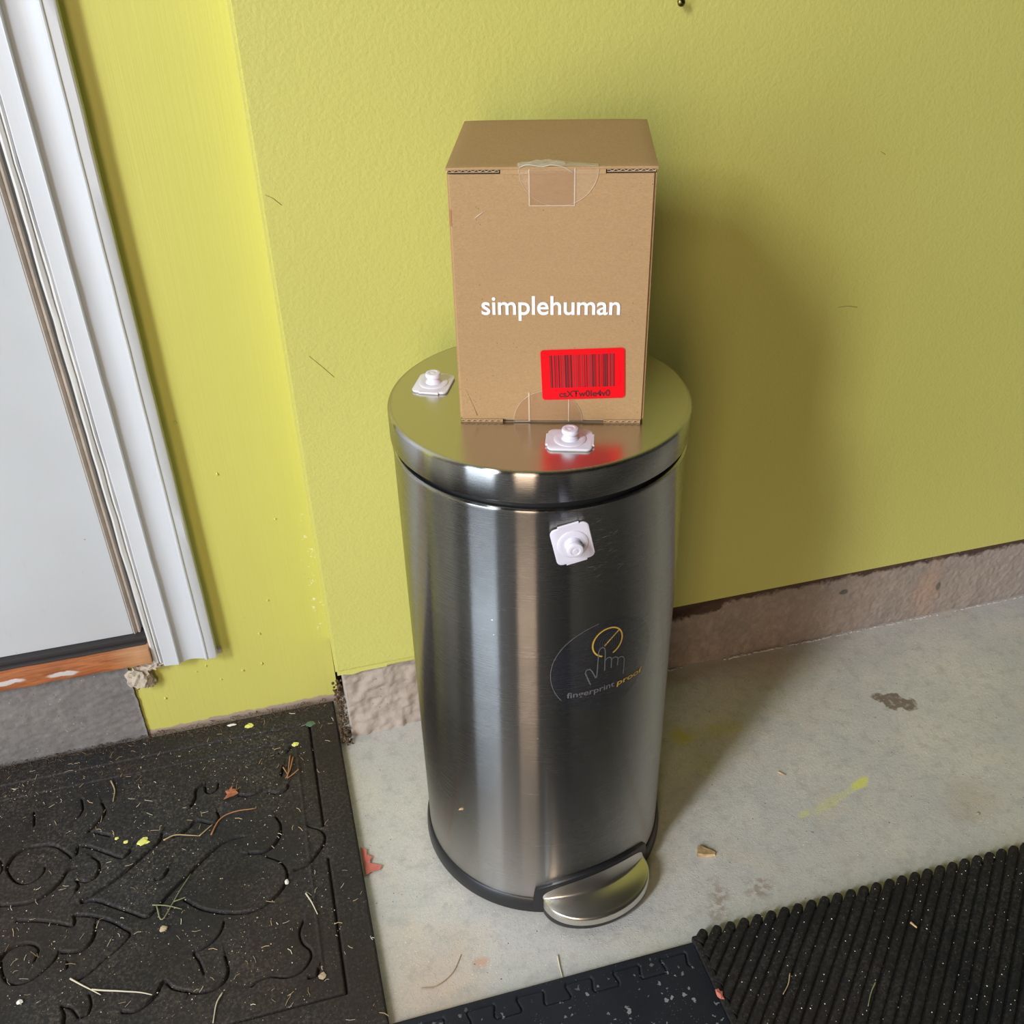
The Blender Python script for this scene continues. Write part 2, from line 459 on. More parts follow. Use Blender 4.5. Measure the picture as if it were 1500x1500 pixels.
MAT = dict(
    wall=m_wall(), strip=m_strip(), casing=m_white('white_gloss_trim_paint', dirty=0.25),
    jamb=m_white('scuffed_white_jamb_paint', (0.66, 0.66, 0.64), 0.9), door=m_white('white_door_paint', (0.66, 0.70, 0.735), 0.15),
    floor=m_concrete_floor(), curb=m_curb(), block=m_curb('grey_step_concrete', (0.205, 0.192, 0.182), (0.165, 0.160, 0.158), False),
    card=m_cardboard('kraft_cardboard', (0.425, 0.272, 0.134)), cardin=m_cardboard('cut_cardboard_edge', (0.50, 0.38, 0.25)),
    cardwet=m_tape('taped_cardboard_tint', (0.46, 0.25, 0.12), 0.35, 0.35), tape=m_tape('clear_packing_tape'),
    tapew=m_tape('wrinkled_clear_tape', (0.80, 0.78, 0.68), 0.36, 0.15), tapeline=m_tape('tape_fold_line', (0.85, 0.74, 0.62), 0.5, 0.2),
    steel=m_brushed('brushed_stainless_steel'), lidtop=m_brushed('satin_steel_lid', 'X', 0.24, isotop=True, col=(0.56, 0.545, 0.52)),
    pedal=m_brushed('satin_steel_pedal', 'X', 0.27, isotop=True, col=(0.72, 0.69, 0.64)),
    black=simple('black_plastic', (0.012, 0.013, 0.015, 1), 0.38, bump=0.1, bscale=600),
    white=simple('white_plastic', (0.74, 0.73, 0.84, 1), 0.28, spec=0.5, nscale=60, namp=0.02),
    pad=simple('clear_adhesive_pad', (0.35, 0.36, 0.33, 1), 0.4),
    red=simple('red_label_paper', (0.84, 0.003, 0.010, 1), 0.5, spec=0.15, nscale=30, namp=0.05),
    bar=simple('barcode_ink', (0.085, 0.006, 0.010, 1), 0.55), bar2=simple('faded_barcode_ink', (0.33, 0.012, 0.018, 1), 0.55),
    ink=simple('white_print', (0.86, 0.87, 0.90, 1), 0.6, nscale=200, namp=0.05),
    film=m_tape('clear_film_sticker', (0.03, 0.04, 0.08), 0.10, 0.1), filmedge=simple('film_edge', (0.22, 0.22, 0.21, 1), 0.4),
    gold=simple('gold_print', (0.62, 0.40, 0.07, 1), 0.5), grey=simple('grey_print', (0.15, 0.15, 0.165, 1), 0.5),
    greyd=simple('dim_grey_print', (0.05, 0.055, 0.07, 1), 0.5),
    mat_l=m_rubber('dusty_black_rubber', (0.0165, 0.017, 0.0185), 0.8), mat_s=m_rubber('speckled_rubber', (0.012, 0.014, 0.019), 0, True, 0.5),
    mat_r=m_rubber('ribbed_black_rubber', (0.0075, 0.0085, 0.0105), 0.38, rough=0.7),
    wood=m_wood(), dark=simple('dark_weatherstrip', (0.035, 0.032, 0.034, 1), 0.6, bump=0.3, bscale=200), taupe=simple('taupe_seal', (0.42, 0.36, 0.30, 1), 0.5, nscale=40),
    goldd=simple('scratch_in_paint', (0.30, 0.27, 0.08, 1), 0.6),
    grayr=simple('grey_door_seal', (0.25, 0.25, 0.25, 1), 0.5), shade=simple('gap_shade_black', (0.006, 0.004, 0.003, 1), 1),  # the near-black one stands in for shade inside gaps
    lump=m_curb('crumbling_mortar', (0.50, 0.43, 0.34), (0.38, 0.33, 0.27), False), brass=simple('tarnished_brass', (0.20, 0.17, 0.06, 1), 0.28, 1.0, nscale=300, namp=0.4),
    needle=simple('dry_pine_needle', (0.42, 0.31, 0.17, 1), 0.7, nscale=40), needlew=simple('bleached_twig', (0.62, 0.57, 0.44, 1), 0.7),
    needleg=simple('dull_green_stem', (0.24, 0.25, 0.13, 1), 0.7), needler=simple('rust_brown_needle', (0.42, 0.19, 0.08, 1), 0.7),
    leaf=simple('terracotta_leaf', (0.34, 0.12, 0.06, 1), 0.7, nscale=80, namp=0.3), leafr=simple('red_leaf', (0.55, 0.16, 0.13, 1), 0.6, nscale=80, namp=0.2),
    drop=simple('yellow_paint_drop', (0.80, 0.80, 0.20, 1), 0.5), green=simple('green_paint_drop', (0.09, 0.17, 0.11, 1), 0.5),
    chip=simple('wood_chip', (0.52, 0.36, 0.19, 1), 0.75, nscale=120, namp=0.4, bump=0.5, bscale=300), wbit=simple('white_grit', (0.80, 0.79, 0.74, 1), 0.6),
    tan=simple('tan_grit', (0.45, 0.36, 0.24, 1), 0.8), debris=simple('brown_dirt', (0.10, 0.062, 0.035, 1), 0.9, nscale=200, namp=0.5, bump=0.8, bscale=300, bdist=0.001),
    bead=simple('whitish_caulk', (0.55, 0.51, 0.47, 1), 0.7, nscale=60, namp=0.3),
    dust=simple('lint_dust', (0.23, 0.19, 0.14, 1), 0.9),
    roomd=simple('unlit_garage_wall', (0.035, 0.034, 0.033, 1), 0.8, nscale=3),
)

# ------------------------------------------------------------------ helpers: objects


def link(name, me, mat=None, parent=None, smooth=None, label=None):
    o = bpy.data.objects.new(name, me)
    COL.objects.link(o)
    if mat is not None:
        for m in (mat if isinstance(mat, (list, tuple)) else [mat]):
            me.materials.append(m)
    if parent is not None:
        o.parent = parent
    if smooth is not None:
        for p in me.polygons:
            p.use_smooth = True
        if smooth < 180:
            try:
                me.set_sharp_from_angle(angle=R(smooth))
            except Exception:
                pass
    if label:
        o['label'] = label
    return o


def from_bm(name, bm, mat=None, parent=None, smooth=None, label=None):
    bmesh.ops.recalc_face_normals(bm, faces=bm.faces)
    me = bpy.data.meshes.new(name)
    bm.to_mesh(me)
    bm.free()
    return link(name, me, mat, parent, smooth, label)


def from_py(name, v, f, mat=None, parent=None, smooth=None, label=None):
    me = bpy.data.meshes.new(name)
    me.from_pydata([tuple(map(float, p)) for p in v], [], [tuple(map(int, q)) for q in f])
    me.update()
    return link(name, me, mat, parent, smooth, label)


def empty(name, loc, rz=0.0, label=None, cat=None, group=None):
    o = bpy.data.objects.new(name, None)
    o.empty_display_size = 0.05
    COL.objects.link(o)
    o.location = loc
    o.rotation_euler = (0, 0, rz)
    if label:
        o['label'] = label
        o['category'] = cat
    if group:
        o['group'] = group
    return o


def tag(o, label, cat, group=None, kind=None):
    o['label'] = label
    o['category'] = cat
    if group:
        o['group'] = group
    if kind:
        o['kind'] = kind
    return o


def box_bm(x0, x1, y0, y1, z0, z1, bev=0.0, seg=2, bm=None):
    b = bmesh.new()
    bmesh.ops.create_cube(b, size=1)
    for v in b.verts:
        v.co = Vector((x0 + (v.co.x + .5) * (x1 - x0), y0 + (v.co.y + .5) * (y1 - y0), z0 + (v.co.z + .5) * (z1 - z0)))
    if bev:
        bmesh.ops.bevel(b, geom=b.edges[:], offset=bev, segments=seg, affect='EDGES', profile=0.6)
    if bm is not None:
        me = bpy.data.meshes.new('t')
        b.to_mesh(me)
        b.free()
        bm.from_mesh(me)
        bpy.data.meshes.remove(me)
        return bm
    return b


def lathe(prof, n=128, cap0=False, cap1=False):
    # prof: list of (r, z)
    v, f = [], []
    for r, z in prof:
        for i in range(n):
            a = 2 * PI * i / n
            v.append((r * math.cos(a), r * math.sin(a), z))
    for j in range(len(prof) - 1):
        for i in range(n):
            k = (i + 1) % n
            f.append((j * n + i, j * n + k, (j + 1) * n + k, (j + 1) * n + i))
    if cap0:
        f.append(tuple(range(n))[::-1])
    if cap1:
        f.append(tuple(range((len(prof) - 1) * n, len(prof) * n)))
    return v, f


def tube(pts, r, n=6, taper=1.0):
    # polyline tube in 3D
    pts = [Vector(p) for p in pts]
    v, f = [], []
    N = len(pts)
    for i, p in enumerate(pts):
        d = (pts[min(i + 1, N - 1)] - pts[max(i - 1, 0)]).normalized()
        u = d.cross(Vector((0, 0, 1)))
        if u.length < 1e-4:
            u = d.cross(Vector((0, 1, 0)))
        u.normalize()
        w = u.cross(d).normalized()
        rr = r * (1 + (taper - 1) * i / max(1, N - 1))
        for k in range(n):
            a = 2 * PI * k / n
            v.append(p + u * math.cos(a) * rr + w * math.sin(a) * rr)
    for i in range(N - 1):
        for k in range(n):
            k2 = (k + 1) % n
            f.append((i * n + k, i * n + k2, (i + 1) * n + k2, (i + 1) * n + k))
    f.append(tuple(range(n))[::-1])
    f.append(tuple(range((N - 1) * n, N * n)))
    return v, f


def smooth_poly(pts, sub=6):
    # Catmull-Rom
    P = [np.array(p, float) for p in pts]
    if len(P) < 3:
        return [tuple(P[0] + (P[-1] - P[0]) * i / 10) for i in range(11)]
    P = [2 * P[0] - P[1]] + P + [2 * P[-1] - P[-2]]
    out = []
    for i in range(1, len(P) - 2):
        for k in range(sub):
            t = k / sub
            out.append(tuple(0.5 * (2 * P[i] + (P[i + 1] - P[i - 1]) * t + (2 * P[i - 1] - 5 * P[i] + 4 * P[i + 1] - P[i + 2]) * t * t + (3 * P[i] - P[i - 1] - 3 * P[i + 1] + P[i + 2]) * t ** 3)))
    out.append(tuple(P[-2]))
    return out


def text_mesh(body, bold=0.0):
    cu = bpy.data.curves.new('txt', 'FONT')
    cu.body = body
    cu.size = 1
    cu.offset = bold
    cu.resolution_u = 6
    o = bpy.data.objects.new('txt', cu)
    COL.objects.link(o)
    dg = bpy.context.evaluated_depsgraph_get()
    me = bpy.data.meshes.new_from_object(o.evaluated_get(dg))
    bpy.data.objects.remove(o)
    bpy.data.curves.remove(cu)
    return me


def fit_text(me, x0, x1, z0, z1):
    # returns coordinates normalised so that the glyph bounding box fits the given rectangle
    co = np.zeros(len(me.vertices) * 3)
    me.vertices.foreach_get('co', co)
    co = co.reshape(-1, 3)
    lo, hi = co.min(0), co.max(0)
    x = x0 + (co[:, 0] - lo[0]) / (hi[0] - lo[0]) * (x1 - x0)
    z = z0 + (co[:, 1] - lo[1]) / (hi[1] - lo[1]) * (z1 - z0)
    return x, z


def rock(name, c, r, mat, parent=None, sub=2, amp=0.35, flat=1.0, seed=0, noise_s=2.0):
    bm = bmesh.new()
    bmesh.ops.create_icosphere(bm, subdivisions=sub, radius=1)
    for v in bm.verts:
        n = noise.noise(v.co * noise_s + Vector((seed * 3.1, seed, 0)))
        v.co = v.co * (1 + amp * n * 2)
        v.co = Vector((v.co.x * r[0], v.co.y * r[1], v.co.z * r[2]))
        v.co.z *= flat
        v.co += Vector(c)
    return from_bm(name, bm, mat, parent)


# ------------------------------------------------------------------ room shell
def struct(o):
    o['kind'] = 'structure'
    return o


# floor
fl = struct(from_bm('floor', box_bm(-3.6, 3.2, -3.8, 0.32, -0.10, 0.0), MAT['floor']))

# back wall (right of the jog)
XJ = -0.2355
CURBZ = 0.1235
bm = bmesh.new()
box_bm(XJ, 3.2, 0.0, 0.30, CURBZ, 3.8, bm=bm)
bmesh.ops.bevel(bm, geom=[e for e in bm.edges if max(abs(v_.co.x - XJ) + abs(v_.co.y) for v_ in e.verts) < 1e-4], offset=0.0035, segments=4, affect='EDGES')
wb = struct(from_bm('wall_back', bm, MAT['wall'], None, 50))
# ragged dried paint lip along the lower edge, left of the can
v, f = [], []
xs = np.linspace(XJ + .002, -0.125, 60)
for i, x in enumerate(xs):
    d = 0.003 + 0.0055 * max(0, noise.noise(Vector((x * 40, 0, 0)))) * (1 if x < -0.16 else 0.2)
    v += [(x, -0.0012, CURBZ + 0.004), (x, -0.0016, CURBZ - d * (1.0 if x < -0.165 else 0.15)), (x, 0.0006, CURBZ - d)]
for i in range(len(xs) - 1):
    for k in range(2):
        a = i * 3 + k
        f.append((a, a + 1, a + 4, a + 3))
from_py('dried_paint_lip', v, f, MAT['wall'], wb, 60)


for k, pl in enumerate((((-0.229, 0.780), (-0.222, 0.776), (-0.214, 0.768)), ((-0.209, 0.598), (-0.196, 0.583), (-0.184, 0.568)), ((0.459, 0.571), (0.473, 0.571), (0.487, 0.5675)), ((0.481, 0.762), (0.485, 0.760), (0.488, 0.758)))):
    tv, tf = tube([(x, -0.0003, z) for x, z in pl], 0.0004, 5, 0.6)
    from_py('scratch', tv, tf, MAT['goldd'], wb, 180)


# foundation curb, rough face built as relief
def curb():
    nx, nz = 620, 52
    x0, x1 = -0.2265, 1.35
    v, f = [], []
    for j in range(nz + 1):
        z = -0.004 + (CURBZ + 0.003) * j / nz
        for i in range(nx + 1):
            x = x0 + (x1 - x0) * i / nx
            p = Vector((x, 0, z))
            rough = 1.0 if x < -0.05 else 0.28
            y = 0.004 * rough * noise.noise(p * 38) + 0.0022 * rough * noise.noise(p * 95) + 0.0012 * noise.noise(p * 190)
            # bottom ragged lip on the left stub
            if x < -0.15 and z < 0.03:
                y -= 0.007 * (1 - z / 0.03) * (0.5 + 0.8 * noise.noise(p * 60 + Vector((4, 0, 0))))
            # broken-out pocket under the wall right of the can
            e = (z - (0.100 + 0.012 * noise.noise(Vector((x * 30, 3, 0))) + max(0, (x - 0.29)) * 0.35)) / 0.004
            if 0.10 < x < 0.40:
                s = min(1, max(0, e)) * min(1, (x - 0.10) / 0.01) * min(1, (0.40 - x) / 0.03)
                y += 0.009 * s
            y += 0.0015
            if j == nz:
                y += 0.0
            v.append((x, y, z))
    for j in range(nz):
        for i in range(nx):
            a = j * (nx + 1) + i
            f.append((a, a + 1, a + nx + 2, a + nx + 1))
    # left end, returns into the gap; top
    base = len(v)
    v += [(x0, 0.25, -0.004), (x0, 0.25, CURBZ - 0.001), (x1, 0.25, CURBZ - 0.001)]
    f.append(tuple([j * (nx + 1) for j in range(nz + 1)] + [base + 1, base]))
    f.append(tuple([nz * (nx + 1) + i for i in range(nx + 1)] + [base + 2, base + 1]))
    return from_py('concrete_curb', v, f, MAT['curb'], wb, 180, 'pinkish brown rough concrete foundation under the yellow wall')


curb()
rock('mortar_crumb', (0.222, -0.001 + .006, 0.109), (0.013, 0.006, 0.010), MAT['lump'], wb, 2, 0.4, seed=3)
rock('paint_flake', (0.157, 0.002, 0.105), (0.008, 0.003, 0.003), MAT['drop'], wb, 1, 0.3, seed=5, )
# whitish bead in the floor joint
v, f = [], []
for k in range(420):
    x = random.uniform(0.12, 1.15)
    if noise.noise(Vector((x * 14, 0, 0))) + 0.25 * (x > 0.4) < random.uniform(-0.1, 0.35):
        continue
    L, W_ = random.uniform(0.0015, 0.0065), random.uniform(0.0005, 0.0017)
    y = -0.0022 - random.uniform(0, 0.0025)
    b = len(v)
    n_ = 7
    for i_ in range(n_):
        a_ = 2 * PI * i_ / n_
        q_ = random.uniform(0.6, 1.25)
        v.append((x + L * q_ * math.cos(a_), y + W_ * q_ * math.sin(a_), 0.0002))
    v.append((x, y + 0.0004, 0.0022))
    f += [(b + i_, b + (i_ + 1) % n_, b + n_) for i_ in range(n_)]
o = from_py('joint_bead', v, f, MAT['bead'], wb)
o['kind'] = 'stuff'
# near-black backing put in for the shade behind the gap at the jog
from_bm('gap_shade_backing', box_bm(XJ - 0.03, XJ + 0.0, 0.095, 0.26, 0.0, CURBZ), MAT['shade'], wb)

# recessed wall on the left, painted board down to the slab
SY = 0.0786
wl = struct(from_bm('wall_left', box_bm(-0.4620, XJ, SY, SY + 0.015, 0.140, 3.8, bm=box_bm(-3.6, -1.31, SY, SY + 0.015, 0.0, 3.8, bm=box_bm(-0.5150, XJ, SY, SY + 0.015, 0.0, 0.140))), MAT['strip']))
# unpainted edge under the casing
v, f = [], []
xs = np.linspace(-0.486, -0.385, 40)
for x in xs:
    d = 0.006 + 0.006 * noise.noise(Vector((x * 60, 1, 0)))
    v += [(x, SY - 0.0012, 0.147), (x, SY - 0.0008, 0.140 - d)]
for i in range(39):
    f.append((2 * i, 2 * i + 1, 2 * i + 3, 2 * i + 2))
from_py('bare_plaster_edge', v, f, MAT['lump'], wl)
for k, (px, pz) in enumerate([(-0.41, 0.115), (-0.425, 0.108), (-0.363, 0.094), (-0.395, 0.085), (-0.335, 0.10), (-0.475, 0.07), (-0.34, 0.42), (-0.31, 0.21), (-0.375, 0.50), (-0.28, 0.34), (-0.33, 0.155)]):
    rock('paint_nib', (px, SY - 0.0003, pz), (random.uniform(.0010, .0022),) * 2 + (random.uniform(.001, .003),), MAT['strip'], wl, 1, 0.3, seed=k)
# concrete block below the threshold
v, f = [], []
nx, nz = 130, 60
for j in range(nz + 1):
    for i in range(nx + 1):
        x = -1.0 + (-0.5115 + 1.0) * i / nx
        z = -0.003 + 0.158 * j / nz
        p = Vector((x, 0, z))
        y = SY - 0.004 + 0.0012 * noise.noise(p * 30) + 0.0013 * noise.noise(p * 150)
        if j == nz:
            y += 0.002
        if i == nx:
            x += 0.003 * noise.noise(Vector((0, 0, z * 60)))
        v.append((x, y, z))
for j in range(nz):
    for i in range(nx):
        a = j * (nx + 1) + i
        f.append((a, a + 1, a + nx + 2, a + nx + 1))
b0 = len(v)
v += [(-0.5115, 0.30, -0.003), (-0.5115, 0.30, 0.155), (-1.0, 0.30, 0.155)]
f.append(tuple([j * (nx + 1) + nx for j in range(nz + 1)] + [b0 + 1, b0]))
f.append(tuple([nz * (nx + 1) + i for i in range(nx + 1)] + [b0 + 1, b0 + 2]))
from_py('foundation_block', v, f, MAT['block'], wl, 180, 'grey concrete block under the door threshold')
for k, (c, r_) in enumerate([((-0.499, 0.070, 0.125), (0.0155, 0.011, 0.017)), ((-0.489, 0.072, 0.112), (0.009, 0.006, 0.010)), ((-0.478, 0.071, 0.141), (0.013, 0.007, 0.006)), ((-0.460, 0.073, 0.143), (0.012, 0.005, 0.004))]):
    rock('mortar_lump', c, r_, MAT['lump'], wl, 3, 0.32, seed=k + 11, noise_s=3.2)
# rest of the garage, out of frame
struct(from_bm('wall_right', box_bm(3.2, 3.3, -3.8, 0.3, 0, 3.8), MAT['roomd']))
struct(from_bm('wall_front', box_bm(-3.6, 3.3, -3.9, -3.8, 0, 3.8), MAT['roomd']))
struct(from_bm('ceiling', box_bm(-3.6, 3.3, -3.8, 0.3, 3.8, 3.9), MAT['roomd']))

# ------------------------------------------------------------------ door with casing
door = struct(empty('door_1', (-0.9, 0.085, 0.18)))


def dpart(name, bm, mat, smooth=None, label=None):
    o = from_bm(name, bm, mat, door, smooth, label)
    o.matrix_parent_inverse = Matrix.Translation((0.9, -0.085, -0.18))
    return o


def profile_bm(prof, z0, z1, n=1, jitter=0.0):
    # prof: list of (x, y) closed polygon extruded in z
    b = bmesh.new()
    rings = []
    for k in range(n + 1):
        z = z0 + (z1 - z0) * k / n
        rings.append([b.verts.new((x + jitter * noise.noise(Vector((z * 25, x * 90, 1))), y + jitter * noise.noise(Vector((z * 25, x * 90, 7))), z)) for x, y in prof])
    for k in range(n):
        for i in range(len(prof)):
            j = (i + 1) % len(prof)
            b.faces.new((rings[k][i], rings[k][j], rings[k + 1][j], rings[k + 1][i]))
    b.faces.new(rings[0])
    b.faces.new(rings[-1][::-1])
    return b


F = 0.0600
cas = [(-0.3905, SY), (-0.3905, F), (-0.3925, F - 0.0012), (-0.4020, F - 0.0009), (-0.4030, F - 0.0022), (-0.4045, F - 0.0026), (-0.4060, F - 0.0018), (-0.4072, F + 0.0012)]
for k in range(9):
    u = k / 8
    cas.append((-0.409 - 0.030 * u, F + 0.0018 + 0.0042 * math.sin(PI * u * 0.9)))
cas += [(-0.4400, F - 0.0004), (-0.4415, F - 0.0012), (-0.4432, F - 0.0004), (-0.4600, F + 0.0015), (-0.4615, F + 0.0030), (-0.4615, SY)]
dpart('casing', profile_bm(cas, 0.1425, 2.3, 60, 0.0006), MAT['casing'], 35, 'white moulded door casing')
jb = [(-0.4625, SY + .0), (-0.4625, F + 0.006), (-0.4645, F + 0.0045), (-0.4665, F + 0.006), (-0.4675, F + 0.009), (-0.4685, F + 0.0058), (-0.4720, F + 0.0048), (-0.4745, F + 0.006), (-0.4750, F + 0.02), (-0.4750, 0.20), (-0.4625, 0.20)]
dpart('jamb', profile_bm(jb, 0.146, 2.3, 90, 0.0012), MAT['jamb'], 35, 'scuffed white door jamb with cracked paint')
DY = 0.085
dpart('door_panel', box_bm(-1.30, -0.4925, DY, DY + 0.045, 0.189, 2.25, 0.0015), MAT['door'], 35, 'white painted door slab')
bs = [(-0.4925, DY + 0.001), (-0.4905, DY - 0.0015), (-0.4885, DY + 0.001), (-0.487, DY + 0.003), (-0.4855, DY + .001), (-0.4838, DY + 0.001), (-0.4830, DY + 0.004), (-0.4830, DY + 0.03), (-0.4925, DY + 0.03)]
dpart('edge_seal', profile_bm(bs, 0.189, 2.25, 20, 0.0004), MAT['taupe'], 35, 'taupe rubber seal along the door edge')
dpart('gap_seal', box_bm(-0.483, -0.4752, DY + 0.012, DY + 0.03, 0.18, 2.25), MAT['grayr'])
dpart('door_sweep', box_bm(-1.30, -0.4765, DY - 0.008, DY + 0.04, 0.1795, 0.1885, 0.002), MAT['dark'], 35, 'dark rubber sweep under the door')
dpart('sweep_bulb', box_bm(-1.30, -0.4775, DY - 0.014, DY - 0.005, 0.175, 0.1815, 0.0028), MAT['dark'], 35)
th = box_bm(-1.0, -0.4745, F + 0.0, 0.25, 0.152, 0.1775, 0.003)
bmesh.ops.subdivide_edges(th, edges=[e for e in th.edges if abs(e.verts[0].co.x - e.verts[1].co.x) > 0.3], cuts=40)
for v_ in th.verts:
    v_.co.z += 0.0013 * noise.noise(v_.co * 30)
    v_.co.y += 0.0010 * noise.noise(v_.co * 35)
dpart('threshold', th, MAT['wood'], 40, 'worn orange brown wooden threshold')

# ------------------------------------------------------------------ step can
CX, CY = 0.0, -0.2078
AZ = 10.3
LIDZ = 0.619
can = empty('pedal_bin', (CX, CY, 0), 0, 'tall round brushed stainless steel pedal bin standing on the concrete floor', 'trash can')

RB = 0.1480


def cyl(az, z, r):
    return (r * math.sin(R(az)), -r * math.cos(R(az)), z)


v, f = lathe([(RB - 0.004, 0.578), (RB - 0.0015, 0.5787), (RB + 0.0003, 0.5778), (RB + 0.0006, 0.5765), (RB, 0.5745), (RB, 0.45), (RB, 0.33), (RB, 0.2), (RB, 0.1), (RB, 0.022)], 192)
from_py('body', v, f, MAT['steel'], can, 40, 'brushed stainless steel cylinder body')
v, f = lathe([(RB - 0.006, 0.560), (RB - 0.006, 0.583), (RB - 0.003, 0.584), (RB - 0.003, 0.5862), (RB - 0.008, 0.5862)], 128)
from_py('inner_rim', v, f, MAT['black'], can, 40, 'black plastic rim ring between body and lid')
LR = 0.1500
prof = [(LR - 0.006, 0.5880), (LR - 0.0008, 0.5872), (LR, 0.5880), (LR, LIDZ - 0.0040)]
for k in range(1, 8):
    a = PI / 2 * k / 7
    prof.append((LR - 0.0042 + 0.0042 * math.cos(a), LIDZ - 0.0042 + 0.0042 * math.sin(a)))
v, f = lathe(prof, 192)
from_py('lid_band', v, f, MAT['steel'], can, 50, 'steel lid side band')
# slightly domed lid top
v, f = [], []
nr, na = 14, 192
v.append((0, 0, LIDZ + 0.0000))
for i in range(1, nr + 1):
    rr = (LR - 0.0042) * i / nr
    for k in range(na):
        a = 2 * PI * k / na
        v.append((rr * math.cos(a), rr * math.sin(a), LIDZ))
for k in range(na):
    f.append((0, 1 + k, 1 + (k + 1) % na))
for i in range(nr - 1):
    for k in range(na):
        a, b = 1 + i * na, 1 + (i + 1) * na
        f.append((a + k, b + k, b + (k + 1) % na, a + (k + 1) % na))
from_py('lid_top', v, f, MAT['lidtop'], can, 180, 'satin steel lid surface')
# base ring
v, f = lathe([(RB - 0.01, 0.0), (0.1520, 0.0), (0.1528, 0.002), (0.1522, 0.012), (0.1506, 0.0205), (0.1490, 0.0222), (RB - 0.004, 0.0222)], 160)
from_py('base_ring', v, f, MAT['black'], can, 40, 'black plastic base ring')


# pedal housing: raised black surround on the front of the ring
def housing():
    az0, az1 = AZ - 31, AZ + 31
    n = 60
    rings = []
    v, f = [], []
    for i in range(n + 1):
        a = az0 + (az1 - az0) * i / n
        t = (a - AZ) / 31
        top = 0.040 + 0.0235 * (1 - t * t) ** 0.8
        e = min(1, (1 - abs(t)) / 0.05)
        top = 0.026 + (top - 0.026) * math.sqrt(max(0, 1 - (1 - e) ** 2)) if e < 1 else top
        sec = [(0.1525, 0.001), (0.1530, 0.012), (0.1530, top - 0.004), (0.1524, top - 0.0012), (0.1508, top), (0.1470, top)]
        for r, z in sec:
            v.append(cyl(a, z, r))
    m = 6
    for i in range(n):
        for k in range(m - 1):
            a = i * m + k
            f.append((a, a + 1, a + m + 1, a + m))
    f.append(tuple(range(m)))
    f.append(tuple(range(n * m, n * m + m))[::-1])
    return from_py('pedal_housing', v, f, MAT['black'], can, 35, 'black plastic surround above the pedal')


housing()


def local(t, r, z):
    a = R(AZ)
    return (r * math.sin(a) + t * math.cos(a), -r * math.cos(a) + t * math.sin(a), z)


def pedal():
    W = 0.0690
    ns, nu = 64, 26
    v, f = [], []
    for i in range(ns + 1):
        s = -1 + 2 * i / ns
        ss = math.sin(s * PI / 2)
        t = W * ss
        q = math.sqrt(max(0, 1 - ss * ss))
        rin = math.sqrt(0.1534 ** 2 - t * t)
        rout = 0.1405 + 0.0500 * q ** 0.95
        rc = rin + 0.0010 + 0.0045 * q
        zi = 0.0300 + 0.0270 * q
        zc = 0.0290 + 0.0085 * q
        row = []
        for k in range(nu + 1):
            u = k / nu
            if u < 0.25:
                w = u / 0.25
                r_ = rin + (rc - rin) * w
                z_ = zi + (zc - zi) * (w ** 0.9)
            elif u < 0.72:
                w = (u - 0.25) / 0.47
                r_ = rc + (rout - 0.004 * q - rc) * w
                z_ = zc + (0.0285 - zc) * w + 0.0012 * math.sin(PI * w) * q
            elif u < 0.9:
                w = (u - 0.72) / 0.18 * PI / 2
                r_ = rout - 0.004 * q + 0.004 * q * math.sin(w)
                z_ = 0.0285 - 0.004 + 0.004 * math.cos(w)
            else:
                w = (u - 0.9) / 0.1
                r_ = rout + 0.0002
                z_ = 0.0245 - 0.0085 * w
            # tips: rim goes round sideways
            tt = t
            if u > 0.72:
                tt = t * (1 + 0.012 * min(1, (u - 0.72) / 0.18))
            row.append(local(tt, r_, z_))
        v += row
    m = nu + 1
    for i in range(ns):
        for k in range(nu):
            a = i * m + k
            f.append((a, a + 1, a + m + 1, a + m))
    o = from_py('pedal', v, f, MAT['pedal'], can, 50, 'half moon polished steel foot pedal')
    # plastic underside
    v, f = [], []
    for z, off in ((0.0165, 0.0), (0.009, -0.0008), (0.006, -0.004)):
        for i in range(ns + 1):
            ss = math.sin((-1 + 2 * i / ns) * PI / 2)
            q = math.sqrt(max(0, 1 - ss * ss))
            v.append(local(W * ss * 1.008, 0.1405 + (0.0500 + off) * q ** 0.95, z))
        v.append(local(0, 0.13, z))
    m = ns + 2
    for j in range(2):
        for i in range(m):
            k = (i + 1) % m
            f.append((j * m + i, j * m + k, (j + 1) * m + k, (j + 1) * m + i))
    f.append(tuple(range(m)))
    f.append(tuple(range(2 * m, 3 * m))[::-1])
    from_py('pedal_underside', v, f, MAT['black'], can, 35, 'dark plastic pedal underside')


pedal()


# sticker with print on the front
def ribbon_on_cyl(pts, w, r, closed=False):
    # pts (az deg, z), width in metres; flat ribbon on the cylinder
    q = [np.array((R(a) * RB, z)) for a, z in pts]
    N = len(q)
    v, f = [], []
    for i in range(N):
        p0 = q[(i - 1) % N] if closed else q[max(0, i - 1)]
        p1 = q[(i + 1) % N] if closed else q[min(N - 1, i + 1)]
        d = p1 - p0
        d = d / (np.linalg.norm(d) + 1e-9)
        nrm = np.array((-d[1], d[0]))
        for s in (-.5, .5):
            x = q[i] + nrm * s * w
            v.append(cyl(math.degrees(x[0] / RB), x[1], r))
    for i in range(N if closed else N - 1):
        j = (i + 1) % N
        f.append((2 * i, 2 * i + 1, 2 * j + 1, 2 * j))
    return v, f


